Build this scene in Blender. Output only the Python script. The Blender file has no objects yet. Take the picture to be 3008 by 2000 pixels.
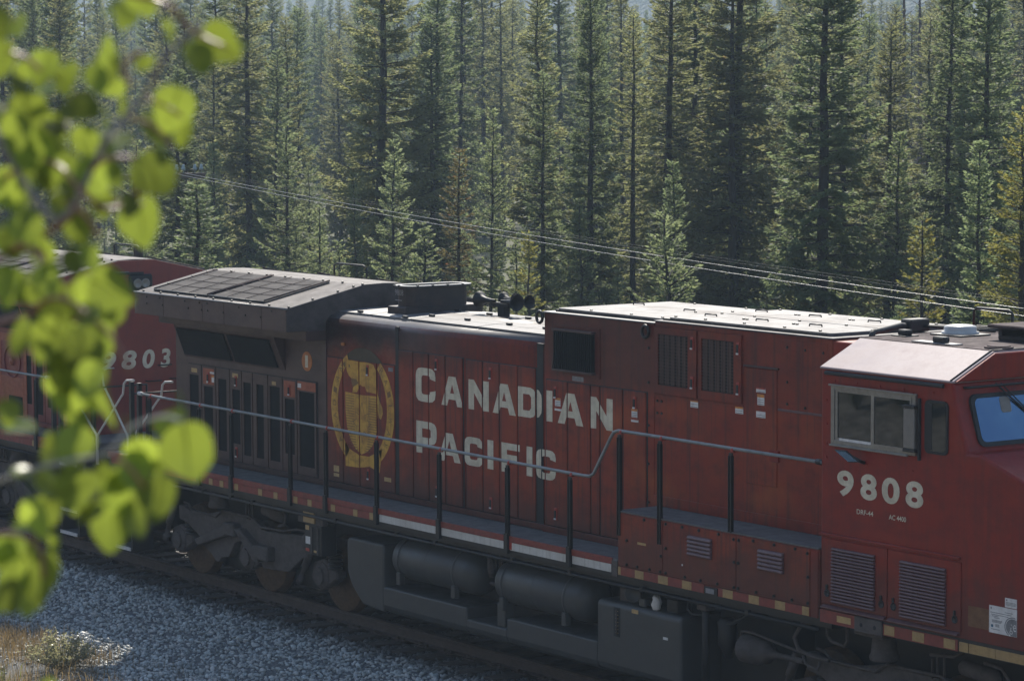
import bpy, bmesh, math, random
import numpy as np
from math import sin, cos, pi, radians, sqrt, atan2
from mathutils import Vector, Matrix
from mathutils.geometry import tessellate_polygon

random.seed(7)
RNG = np.random.default_rng(11)
scene = bpy.context.scene
COL = scene.collection

# ------------------------------------------------------------------ camera
CAM = Vector((34.8665, -22.1435, 7.1536))
YAW, PITCH, ROLL = 0.965389, 0.084557, -0.003858
_d = Vector((-sin(YAW) * cos(PITCH), cos(YAW) * cos(PITCH), -sin(PITCH)))
_r = Vector((cos(YAW), sin(YAW), 0.0))
_u = _r.cross(_d)
_r2 = cos(ROLL) * _r + sin(ROLL) * _u
_u2 = _r2.cross(_d)
cam_data = bpy.data.cameras.new('camera')
cam = bpy.data.objects.new('camera', cam_data)
COL.objects.link(cam)
cam.matrix_world = Matrix((( _r2.x, _u2.x, -_d.x, CAM.x), (_r2.y, _u2.y, -_d.y, CAM.y), (_r2.z, _u2.z, -_d.z, CAM.z), (0, 0, 0, 1)))
cam_data.sensor_width = 23.7
cam_data.lens = 70.005
cam_data.clip_start = 0.1
cam_data.clip_end = 4000
cam_data.dof.use_dof = True
cam_data.dof.focus_distance = 36.0
cam_data.dof.aperture_fstop = 6.3
scene.camera = cam

# ------------------------------------------------------------------ sky and sun
SUN_EL, SUN_AZ = radians(42.0), radians(51.0)          # azimuth measured from +Y towards -X
SUN_DIR = Vector((-sin(SUN_AZ) * cos(SUN_EL), cos(SUN_AZ) * cos(SUN_EL), sin(SUN_EL)))
world = bpy.data.worlds.new('World')
scene.world = world
world.use_nodes = True
_wn = world.node_tree.nodes
_bg = _wn['Background']
_sky = _wn.new('ShaderNodeTexSky')
_sky.sky_type = 'NISHITA'
_sky.sun_disc = False
_sky.sun_elevation = SUN_EL
_sky.sun_rotation = -SUN_AZ
_sky.altitude = 1500
_sky.dust_density = 2.2
_sky.ozone_density = 1.0
world.node_tree.links.new(_sky.outputs[0], _bg.inputs[0])
_bg.inputs[1].default_value = 0.115
sun_data = bpy.data.lights.new('sun', 'SUN')
sun_data.energy = 5.0
sun_data.angle = radians(0.55)
sun_data.color = (1.0, 0.93, 0.82)
sun = bpy.data.objects.new('sun', sun_data)
COL.objects.link(sun)
sun.rotation_euler = SUN_DIR.to_track_quat('Z', 'Y').to_euler()
sun.location = (0, 0, 60)

scene.view_settings.view_transform = 'Standard'
scene.view_settings.look = 'None'
scene.view_settings.exposure = 0.68
scene.view_settings.gamma = 1.0
scene.view_settings.use_curve_mapping = False
scene.render.engine = 'CYCLES'
scene.cycles.use_denoising = True
scene.cycles.max_bounces = 8
scene.cycles.transparent_max_bounces = 8
scene.cycles.volume_bounces = 1
scene.cycles.sample_clamp_indirect = 6.0

# ------------------------------------------------------------------ materials
class NT:
    def __init__(s, m):
        s.t = m.node_tree; s.n = s.t.nodes; s.l = s.t.links
    def add(s, kind, **kw):
        x = s.n.new(kind)
        for k, v in kw.items(): setattr(x, k, v)
        return x
    def link(s, a, b): s.l.new(a, b)
    def noise(s, vec, scale, detail=4, rough=0.55, dist=0.0):
        x = s.add('ShaderNodeTexNoise'); x.inputs['Scale'].default_value = scale
        x.inputs['Detail'].default_value = detail; x.inputs['Roughness'].default_value = rough
        x.inputs['Distortion'].default_value = dist
        s.link(vec, x.inputs['Vector']); return x.outputs['Fac']
    def rng(s, v, a, b, c=0.0, d=1.0, smooth=False):
        x = s.add('ShaderNodeMapRange'); x.clamp = True
        if smooth: x.interpolation_type = 'SMOOTHSTEP'
        for i, q in zip((1, 2, 3, 4), (a, b, c, d)): x.inputs[i].default_value = q
        s.link(v, x.inputs[0]); return x.outputs[0]
    def mul(s, a, b, op='MULTIPLY'):
        x = s.add('ShaderNodeMath', operation=op)
        for i, q in enumerate((a, b)):
            if isinstance(q, (int, float)): x.inputs[i].default_value = q
            else: s.link(q, x.inputs[i])
        return x.outputs[0]
    def mix(s, f, a, b, blend='MIX'):
        x = s.add('ShaderNodeMix', data_type='RGBA', blend_type=blend)
        for i, q in ((0, f), (6, a), (7, b)):
            if isinstance(q, (int, float)): x.inputs[i].default_value = q
            elif isinstance(q, tuple): x.inputs[i].default_value = (*q, 1.0) if len(q) == 3 else q
            else: s.link(q, x.inputs[i])
        return x.outputs[2]
    def scaled(s, vec, sc):
        x = s.add('ShaderNodeMapping'); x.inputs['Scale'].default_value = sc
        s.link(vec, x.inputs['Vector']); return x.outputs[0]
    def bump(s, h, strength, dist=0.02):
        x = s.add('ShaderNodeBump'); x.inputs['Strength'].default_value = strength
        x.inputs['Distance'].default_value = dist
        s.link(h, x.inputs['Height']); return x.outputs[0]

MATS = {}
def newmat(name):
    m = bpy.data.materials.new(name); m.use_nodes = True
    MATS[name] = m
    t = NT(m); b = t.n['Principled BSDF']
    return m, t, b

def paint(name, col, col2=None, dirt=(0.05, 0.045, 0.04), dirt_amt=0.35, streak=0.35, rough=0.5, spec=0.5, scale=1.3, metal=0.0,
          soot=False, stain=False, low_brown=0.0, bump=0.06, rust=None, rust_amt=0.0):
    """weathered paint: patchy fading, vertical dirt streaks, fine grain"""
    m, t, b = newmat(name)
    tc = t.add('ShaderNodeTexCoord').outputs['Object']
    big = t.noise(tc, scale, 5, 0.6, 0.4)
    c = t.mix(t.rng(big, 0.38, 0.66), col, col2 or tuple(min(1, x * 1.25) for x in col))
    patch = t.noise(t.scaled(tc, (1.0, 1.0, 1.6)), scale * 2.3, 6, 0.7)
    c = t.mix(t.mul(t.rng(patch, 0.45, 0.75), dirt_amt), c, dirt)
    st = t.noise(t.scaled(tc, (16.0, 16.0, 0.55)), 1.0, 4, 0.6)
    c = t.mix(t.mul(t.rng(st, 0.50, 0.74), streak), c, dirt)
    if rust:
        rn = t.noise(tc, 3.1, 7, 0.7, 0.8)
        c = t.mix(t.mul(t.rng(rn, 0.55, 0.72), rust_amt), c, rust)
    fine = t.noise(tc, 60.0, 3, 0.6)
    c = t.mix(t.rng(fine, 0.3, 0.7, 0.0, 0.22), c, tuple(x * 0.6 for x in col))
    if soot:
        sx = t.add('ShaderNodeSeparateXYZ'); t.link(tc, sx.inputs[0])
        wob = t.mul(t.mul(t.noise(t.scaled(tc, (3.0, 3.0, 1.2)), 1.0, 5, 0.6), 0.5, 'SUBTRACT'), 1.3)
        xx = t.mul(sx.outputs[0], wob, 'ADD'); zz = t.mul(sx.outputs[2], t.mul(wob, 0.45), 'ADD')
        top = t.mul(t.rng(zz, 3.40, 3.85, 0, 1, True), t.rng(xx, 4.6, 1.2, 0.25, 0.92, True))
        c = t.mix(top, c, (0.020, 0.017, 0.017))
        brown = t.mul(t.rng(xx, 0.5, -0.9, 0, 0.78, True), t.rng(st, 0.25, 0.6, 0.75, 1.0))
        c = t.mix(brown, c, (0.075, 0.032, 0.026))
        low = t.mul(t.rng(zz, 2.10, 1.70, 0, 0.8, True), t.rng(xx, 4.6, 1.4, 0.15, 0.85))
        c = t.mix(low, c, (0.028, 0.022, 0.020))
        c = t.mix(t.mul(t.rng(zz, 3.35, 3.75, 0, .62, True), t.mul(t.rng(xx, 4.5, 5.1), t.rng(xx, 8.6, 6.6))), c, (0.055, 0.026, 0.023))
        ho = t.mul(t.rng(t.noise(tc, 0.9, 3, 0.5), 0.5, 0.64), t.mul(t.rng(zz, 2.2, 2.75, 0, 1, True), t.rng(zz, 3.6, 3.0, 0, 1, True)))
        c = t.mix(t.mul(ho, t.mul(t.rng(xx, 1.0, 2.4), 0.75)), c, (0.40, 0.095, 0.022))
    if low_brown:   # dark brown that strengthens towards the bottom, edge broken by noise
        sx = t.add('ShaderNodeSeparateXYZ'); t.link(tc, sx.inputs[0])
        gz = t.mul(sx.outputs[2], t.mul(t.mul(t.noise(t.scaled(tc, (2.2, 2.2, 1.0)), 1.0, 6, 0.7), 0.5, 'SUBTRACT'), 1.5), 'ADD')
        c = t.mix(t.mul(t.rng(gz, 2.45, 1.75, 0, 1, True), low_brown), c, (0.060, 0.034, 0.028))
    if stain:   # oily brown spill along the roof centre
        sx = t.add('ShaderNodeSeparateXYZ'); t.link(tc, sx.inputs[0])
        yy = t.mul(sx.outputs[1], t.mul(t.mul(t.noise(t.scaled(tc, (1.2, 2.5, 1)), 1.0, 6, 0.65), 0.5, 'SUBTRACT'), 1.2), 'ADD')
        m1 = t.mul(t.rng(yy, -0.12, 0.06, 0, 1, True), t.rng(yy, 0.34, 0.16, 0, 1, True))
        c = t.mix(t.mul(m1, t.rng(patch, 0.35, 0.55, 0.35, 0.95)), c, (0.045, 0.030, 0.028))
    t.link(c, b.inputs['Base Color'])
    t.link(t.rng(patch, 0.3, 0.8, rough - 0.08, rough + 0.2), b.inputs['Roughness'])
    b.inputs['Specular IOR Level'].default_value = spec
    b.inputs['Metallic'].default_value = metal
    if bump: t.link(t.bump(t.mul(t.mul(big, 2.5), t.mul(patch, t.mul(fine, 0.3), 'ADD'), 'ADD'), bump, 0.02), b.inputs['Normal'])
    return m

RED = (0.245, 0.026, 0.012)
paint('red_paint', RED, (0.30, 0.044, 0.015), dirt=(0.062, 0.024, 0.021), dirt_amt=0.65, streak=0.85, rough=0.42, spec=0.25, soot=True, bump=0.10, low_brown=0.62)
paint('red_cab', (0.235, 0.017, 0.011), (0.265, 0.024, 0.012), dirt=(0.085, 0.022, 0.020), dirt_amt=0.5, streak=0.45, rough=0.38, spec=0.25, low_brown=0.6)
paint('red_clean', (0.21, 0.024, 0.022), (0.25, 0.036, 0.022), dirt=(0.10, 0.032, 0.030), dirt_amt=0.35, streak=0.25, rough=0.4)
paint('red_bright', (0.36, 0.035, 0.02), dirt=(0.13, 0.04, 0.03), dirt_amt=0.5, rough=0.5, scale=5)
paint('orange_faded', (0.34, 0.085, 0.035), dirt=(0.18, 0.05, 0.03), dirt_amt=0.5, rough=0.5, scale=4)
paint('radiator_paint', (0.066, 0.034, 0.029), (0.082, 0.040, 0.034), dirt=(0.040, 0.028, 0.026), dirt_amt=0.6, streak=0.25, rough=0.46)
paint('radiator_roof', (0.070, 0.057, 0.052), (0.115, 0.095, 0.088), dirt=(0.034, 0.030, 0.029), dirt_amt=0.7, streak=0.1, rough=0.6, spec=0.22, scale=2.2)
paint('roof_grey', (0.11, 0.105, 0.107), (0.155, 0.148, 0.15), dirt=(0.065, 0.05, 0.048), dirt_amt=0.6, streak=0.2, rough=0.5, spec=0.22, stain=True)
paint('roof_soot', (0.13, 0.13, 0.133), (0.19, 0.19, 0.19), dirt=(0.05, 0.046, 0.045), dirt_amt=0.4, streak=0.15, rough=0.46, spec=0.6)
paint('roof_glare', (0.34, 0.265, 0.267), (0.38, 0.31, 0.312), dirt=(0.22, 0.14, 0.14), dirt_amt=0.4, streak=0.15, rough=0.45, spec=0.3)  # red roof paint with its pale sun glare put into the colour
paint('roof_dark', (0.060, 0.042, 0.042), (0.11, 0.08, 0.078), dirt=(0.028, 0.022, 0.022), dirt_amt=0.7, streak=0.1, rough=0.85, spec=0.2, scale=3)
paint('black_steel', (0.011, 0.011, 0.012), (0.018, 0.017, 0.016), dirt=(0.03, 0.026, 0.022), dirt_amt=0.4, streak=0.2, rough=0.5)
paint('tank_black', (0.046, 0.048, 0.047), (0.056, 0.056, 0.052), dirt=(0.066, 0.057, 0.049), dirt_amt=0.6, streak=0.25, rough=0.47)
paint('truck_grime', (0.080, 0.066, 0.059), (0.10, 0.082, 0.073), dirt=(0.040, 0.034, 0.031), dirt_amt=0.7, streak=0.3, rough=0.75, scale=3)
paint('walkway_grey', (0.11, 0.11, 0.107), (0.14, 0.138, 0.134), dirt=(0.06, 0.058, 0.056), dirt_amt=0.5, streak=0.05, rough=0.7, scale=3)
paint('rail_steel', (0.055, 0.036, 0.028), (0.075, 0.048, 0.035), dirt=(0.03, 0.024, 0.022), dirt_amt=0.6, streak=0.1, rough=0.6, scale=4)
paint('wheel_rust', (0.12, 0.060, 0.020), (0.075, 0.042, 0.020), dirt=(0.04, 0.03, 0.02), dirt_amt=0.7, streak=0.0, rough=0.6, scale=6)
paint('rail_grey', (0.20, 0.22, 0.22), (0.26, 0.28, 0.28), dirt=(0.08, 0.08, 0.08), dirt_amt=0.4, streak=0.0, rough=0.34, scale=3)
paint('white_rail', (0.62, 0.60, 0.57), (0.7, 0.68, 0.65), dirt=(0.3, 0.24, 0.2), dirt_amt=0.4, streak=0.1, rough=0.4, scale=6)
paint('letter_white', (0.66, 0.60, 0.45), (0.76, 0.70, 0.55), dirt=(0.32, 0.27, 0.19), dirt_amt=0.6, streak=0.45, rough=0.45, scale=3)
paint('gold', (0.70, 0.40, 0.045), (0.56, 0.27, 0.030), dirt=(0.17, 0.075, 0.026), dirt_amt=0.75, streak=0.7, rough=0.5, scale=3.5)
paint('gold_dark', (0.19, 0.095, 0.022), (0.22, 0.11, 0.025), dirt=(0.05, 0.03, 0.015), rough=0.5, scale=5)
paint('gold_soot', (0.050, 0.034, 0.014), (0.035, 0.026, 0.014), dirt=(0.02, 0.017, 0.014), dirt_amt=0.6, streak=0.6, rough=0.5)
paint('orange_disc', (0.46, 0.16, 0.04), dirt=(0.25, 0.09, 0.03), rough=0.5, scale=6)
paint('tape_white', (0.62, 0.61, 0.57), (0.52, 0.50, 0.45), dirt=(0.25, 0.22, 0.18), dirt_amt=0.35, streak=0.5, rough=0.4, scale=2)
paint('tape_yellow', (0.42, 0.27, 0.10), (0.36, 0.24, 0.11), dirt=(0.2, 0.12, 0.05), dirt_amt=0.6, streak=0.5, rough=0.5, scale=6)
paint('tape_red', (0.25, 0.034, 0.024), (0.20, 0.038, 0.027), dirt=(0.10, 0.04, 0.03), dirt_amt=0.5, streak=0.4, rough=0.5, scale=4)
paint('sticker_white', (0.66, 0.65, 0.63), dirt=(0.4, 0.36, 0.32), dirt_amt=0.3, rough=0.4, scale=9)
paint('sticker_grey', (0.20, 0.20, 0.21), rough=0.5, scale=9)
paint('sticker_yellow', (0.45, 0.30, 0.12), dirt=(0.25, 0.16, 0.08), rough=0.5, scale=9)
paint('sticker_orange', (0.62, 0.24, 0.04), rough=0.45, scale=9)
paint('sticker_red', (0.42, 0.05, 0.03), rough=0.45, scale=9)
paint('sticker_blue', (0.03, 0.12, 0.2), rough=0.45, scale=9)
paint('rust_patch', (0.17, 0.075, 0.030), (0.22, 0.11, 0.045), dirt=(0.10, 0.04, 0.02), dirt_amt=0.6, streak=0.4, rough=0.7, scale=5)
paint('aluminium', (0.30, 0.285, 0.25), (0.24, 0.225, 0.20), dirt=(0.16, 0.14, 0.12), dirt_amt=0.5, rough=0.38, metal=0.35, scale=5)
paint('rubber', (0.012, 0.013, 0.014), dirt=(0.03, 0.03, 0.03), rough=0.6)
paint('screen_black', (0.008, 0.010, 0.010), (0.011, 0.012, 0.012), dirt=(0.016, 0.014, 0.013), dirt_amt=0.4, streak=0.5, rough=0.75, spec=0.15)
paint('grille_grey', (0.088, 0.080, 0.076), (0.11, 0.10, 0.095), dirt=(0.058, 0.052, 0.048), dirt_amt=0.5, streak=0.05, rough=0.85, spec=0.12, scale=2)
paint('louvre_paint', (0.13, 0.062, 0.064), (0.15, 0.075, 0.075), dirt=(0.07, 0.035, 0.035), dirt_amt=0.5, rough=0.4, scale=5)
paint('stack_rust', (0.026, 0.018, 0.017), (0.055, 0.030, 0.022), dirt=(0.015, 0.015, 0.017), dirt_amt=0.6, streak=0.4, rough=0.55, scale=3)
paint('stack_rim', (0.16, 0.155, 0.155), dirt=(0.06, 0.055, 0.05), rough=0.4, scale=4)
paint('chalk', (0.40, 0.38, 0.37), dirt=(0.2, 0.19, 0.18), rough=0.9, scale=20)
paint('antenna_white', (0.50, 0.49, 0.46), dirt=(0.4, 0.38, 0.36), dirt_amt=0.3, rough=0.35, scale=6)
paint('deflector_grey', (0.20, 0.185, 0.16), (0.22, 0.20, 0.175), dirt=(0.12, 0.11, 0.1), dirt_amt=0.2, streak=0.1, rough=0.5, scale=6)
paint('wood_pole', (0.11, 0.085, 0.065), (0.15, 0.12, 0.095), dirt=(0.05, 0.04, 0.035), streak=0.6, rough=0.8, scale=4)
paint('tie_wood', (0.040, 0.030, 0.024), (0.06, 0.046, 0.036), dirt=(0.02, 0.017, 0.015), streak=0.1, rough=0.9, scale=5)
paint('wire_metal', (0.36, 0.36, 0.34), dirt=(0.3, 0.3, 0.3), rough=0.35, metal=0.6, scale=6, bump=0)
paint('wire_dark', (0.10, 0.10, 0.095), dirt=(0.05, 0.05, 0.05), rough=0.5, scale=6, bump=0)

def simple(name, col, rough=0.5, spec=0.5, metal=0.0, coat=0.0):
    m, t, b = newmat(name)
    tc = t.add('ShaderNodeTexCoord').outputs['Object']
    n = t.noise(tc, 8.0, 3)
    t.link(t.mix(t.rng(n, 0.3, 0.7), tuple(x * 0.9 for x in col), tuple(min(1, x * 1.1) for x in col)), b.inputs['Base Color'])
    b.inputs['Roughness'].default_value = rough; b.inputs['Specular IOR Level'].default_value = spec
    b.inputs['Metallic'].default_value = metal; b.inputs['Coat Weight'].default_value = coat
    return m
simple('window_glass', (0.012, 0.015, 0.014), 0.03, 0.6)
simple('glass_insulator', (0.25, 0.32, 0.31), 0.04, 1.0)
simple('gap_black', (0.006, 0.006, 0.006), 0.8)
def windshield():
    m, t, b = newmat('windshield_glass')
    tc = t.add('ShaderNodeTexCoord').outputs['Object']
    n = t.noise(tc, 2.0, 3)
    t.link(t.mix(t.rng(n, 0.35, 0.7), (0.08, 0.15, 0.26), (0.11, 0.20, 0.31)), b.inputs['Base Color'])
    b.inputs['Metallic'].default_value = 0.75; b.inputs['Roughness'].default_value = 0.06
windshield()

def foliage(name, c1, c2, trans, tfac=0.5, rough=0.5, spec=0.35, scale=1.2, dead=None, dead_amt=0.0, fine=9.0, vary=0.25):
    m, t, b = newmat(name)
    geo = t.add('ShaderNodeNewGeometry').outputs['Position']
    oi = t.add('ShaderNodeObjectInfo').outputs['Random']
    n = t.noise(geo, scale, 3, 0.6)
    f = t.noise(geo, fine, 2, 0.6)
    k = t.mul(t.mul(t.rng(n, 0.3, 0.7), 0.55), t.mul(t.rng(f, 0.3, 0.7), 0.45), 'ADD')
    c = t.mix(k, c1, c2)
    tr = t.mix(k, tuple(x * 0.75 for x in trans), trans)
    if dead:
        dn = t.mul(t.rng(t.noise(geo, fine * 0.6, 3, 0.6), 0.62, 0.68), dead_amt)
        c = t.mix(dn, c, dead); tr = t.mix(dn, tr, tuple(x * 1.6 for x in dead))
    hs = t.add('ShaderNodeHueSaturation'); t.link(c, hs.inputs['Color'])
    t.link(t.rng(oi, 0, 1, 0.485, 0.515), hs.inputs['Hue']); t.link(t.rng(oi, 0, 1, 1 - vary, 1 + vary), hs.inputs['Value'])
    t.link(hs.outputs[0], b.inputs['Base Color'])
    b.inputs['Roughness'].default_value = rough; b.inputs['Specular IOR Level'].default_value = spec
    tn = t.add('ShaderNodeBsdfTranslucent'); t.link(t.mix(1.0, tr, t.mix(oi, tuple([1 - vary] * 3), (1.0, 1.0, 1.0)), 'MULTIPLY'), tn.inputs['Color'])
    mx = t.add('ShaderNodeMixShader'); mx.inputs[0].default_value = tfac
    t.link(b.outputs[0], mx.inputs[1]); t.link(tn.outputs[0], mx.inputs[2])
    t.link(mx.outputs[0], t.n['Material Output'].inputs['Surface'])
    return m
foliage('needles_dark', (0.050, 0.082, 0.052), (0.098, 0.118, 0.060), (0.35, 0.43, 0.20), 0.5, 0.6, 0.18, dead=(0.22, 0.12, 0.045), dead_amt=0.4)
foliage('needles_olive', (0.066, 0.096, 0.050), (0.118, 0.122, 0.062), (0.46, 0.48, 0.21), 0.5, 0.6, 0.18, dead=(0.26, 0.14, 0.05), dead_amt=0.5)
foliage('needles_pale', (0.075, 0.105, 0.066), (0.120, 0.140, 0.084), (0.42, 0.49, 0.23), 0.48, 0.6, 0.18, dead=(0.20, 0.12, 0.06), dead_amt=0.2)
foliage('needles_yellow', (0.090, 0.105, 0.036), (0.140, 0.138, 0.044), (0.40, 0.38, 0.10), 0.48, 0.6, 0.18, dead=(0.28, 0.14, 0.04), dead_amt=0.35)
foliage('needles_rusty', (0.075, 0.080, 0.044), (0.105, 0.100, 0.050), (0.32, 0.27, 0.11), 0.45, 0.6, 0.18, dead=(0.22, 0.10, 0.05), dead_amt=1.0)
foliage('aspen_leaf', (0.075, 0.13, 0.032), (0.095, 0.16, 0.038), (0.38, 0.475, 0.062), 0.60, 0.34, 0.45, scale=3.0, fine=40.0, vary=0.5)
foliage('weed_leaf', (0.26, 0.26, 0.15), (0.34, 0.34, 0.21), (0.52, 0.50, 0.26), 0.55, 0.30, 1.0, scale=4)
foliage('dry_grass', (0.16, 0.13, 0.075), (0.22, 0.17, 0.09), (0.36, 0.26, 0.12), 0.5, 0.5, 0.4, scale=3)
foliage('green_grass', (0.07, 0.09, 0.025), (0.11, 0.12, 0.03), (0.24, 0.25, 0.04), 0.5, 0.45, 0.4, scale=3)
paint('bark', (0.038, 0.034, 0.029), (0.058, 0.052, 0.044), dirt=(0.025, 0.021, 0.019), streak=0.6, rough=0.9, scale=2)
paint('bark_dead', (0.12, 0.095, 0.085), (0.15, 0.12, 0.11), dirt=(0.06, 0.045, 0.04), streak=0.5, rough=0.9, scale=2)
paint('twig_red', (0.24, 0.10, 0.06), (0.30, 0.14, 0.09), dirt=(0.09, 0.05, 0.035), dirt_amt=0.5, streak=0, rough=0.3, scale=25)
paint('twig_grey', (0.24, 0.20, 0.175), (0.30, 0.26, 0.23), dirt=(0.06, 0.05, 0.042), streak=0, rough=0.4, scale=25)
paint('aspen_bark', (0.40, 0.39, 0.33), (0.48, 0.47, 0.40), dirt=(0.08, 0.075, 0.065), dirt_amt=0.6, streak=0, rough=0.7, scale=6)

def stones_mat():
    m, t, b = newmat('ballast_stone')
    geo = t.add('ShaderNodeNewGeometry')
    rnd = geo.outputs['Random Per Island']
    cr = t.add('ShaderNodeValToRGB'); t.link(rnd, cr.inputs[0])
    e = cr.color_ramp.elements
    e[0].position = 0.0; e[0].color = (0.19, 0.21, 0.205, 1); e[1].position = 1.0; e[1].color = (0.56, 0.56, 0.54, 1)
    for p, c in ((0.35, (0.35, 0.375, 0.365, 1)), (0.7, (0.55, 0.585, 0.565, 1)), (0.9, (0.50, 0.48, 0.44, 1))):
        x = e.new(p); x.color = c
    pos = geo.outputs['Position']
    f = t.noise(pos, 55.0, 3)
    c = t.mix(t.rng(f, 0.3, 0.7, 0, 0.4), cr.outputs[0], (0.07, 0.075, 0.08))
    sx = t.add('ShaderNodeSeparateXYZ'); t.link(pos, sx.inputs[0])
    wob = t.mul(t.mul(t.noise(pos, 2.5, 4), 0.5, 'SUBTRACT'), 0.9)
    oil = t.rng(t.mul(sx.outputs[1], wob, 'ADD'), -1.75, -1.30, 0, 0.9, True)   # grease and brake dust beside the rail
    c = t.mix(oil, c, (0.022, 0.021, 0.020))
    t.link(c, b.inputs['Base Color']); b.inputs['Roughness'].default_value = 0.5
    b.inputs['Specular IOR Level'].default_value = 0.45
stones_mat()

def ground_mat():
    m, t, b = newmat('ground_soil')
    pos = t.add('ShaderNodeNewGeometry').outputs['Position']
    sx = t.add('ShaderNodeSeparateXYZ'); t.link(pos, sx.inputs[0])
    n = t.noise(pos, 1.4, 6, 0.65); f = t.noise(pos, 24.0, 4, 0.6)
    soil = t.mix(t.rng(n, 0.35, 0.65), (0.085, 0.072, 0.05), (0.13, 0.11, 0.075))
    moss = t.mix(t.rng(f, 0.3, 0.7), (0.05, 0.06, 0.022), (0.085, 0.085, 0.035))
    grv = t.mix(t.rng(f, 0.35, 0.65), (0.055, 0.062, 0.068), (0.15, 0.16, 0.165))
    oil = t.rng(t.mul(sx.outputs[1], t.mul(t.mul(n, 0.5, 'SUBTRACT'), 0.9), 'ADD'), -1.75, -1.30, 0, 0.92, True)
    grv = t.mix(oil, grv, (0.018, 0.017, 0.016))
    scree = t.mix(t.rng(t.noise(pos, 8.0, 6, 0.75), 0.44, 0.58), (0.05, 0.048, 0.04), (0.30, 0.29, 0.27))
    rd = t.mix(t.rng(n, 0.4, 0.6), (0.16, 0.15, 0.13), (0.21, 0.20, 0.18))
    c = t.mix(t.rng(t.mul(sx.outputs[1], t.mul(n, 1.6), 'ADD'), 3.2, 4.6), soil, moss)
    y2 = t.mul(sx.outputs[1], t.mul(n, 1.2), 'ADD')
    c = t.mix(t.mul(t.rng(y2, -4.9, -4.3), t.rng(sx.outputs[1], 4.3, 3.4)), c, grv)
    c = t.mix(t.mul(t.mul(t.rng(y2, -13.6, -12.8), t.rng(y2, -7.6, -8.6)), t.rng(sx.outputs[0], 24.0, 18.0)), c, scree)
    c = t.mix(t.mul(t.rng(y2, -23.6, -24.4), t.rng(y2, -31.5, -30.5)), c, rd)
    t.link(c, b.inputs['Base Color']); b.inputs['Roughness'].default_value = 0.9
    t.link(t.bump(f, 0.6, 0.05), b.inputs['Normal'])
ground_mat()

def hill_mat():
    m, t, b = newmat('far_forest')
    pos = t.add('ShaderNodeNewGeometry').outputs['Position']
    f = t.noise(t.scaled(pos, (1, 1, 0.45)), 0.20, 4, 0.7); n = t.noise(pos, 0.02, 4)
    c = t.mix(t.rng(f, 0.35, 0.65), (0.016, 0.026, 0.020), (0.05, 0.065, 0.038))
    c = t.mix(t.rng(n, 0.55, 0.75, 0, 0.5), c, (0.08, 0.085, 0.06))
    t.link(c, b.inputs['Base Color']); b.inputs['Roughness'].default_value = 0.9
    t.link(t.bump(f, 1.0, 3.0), b.inputs['Normal'])
hill_mat()

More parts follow.
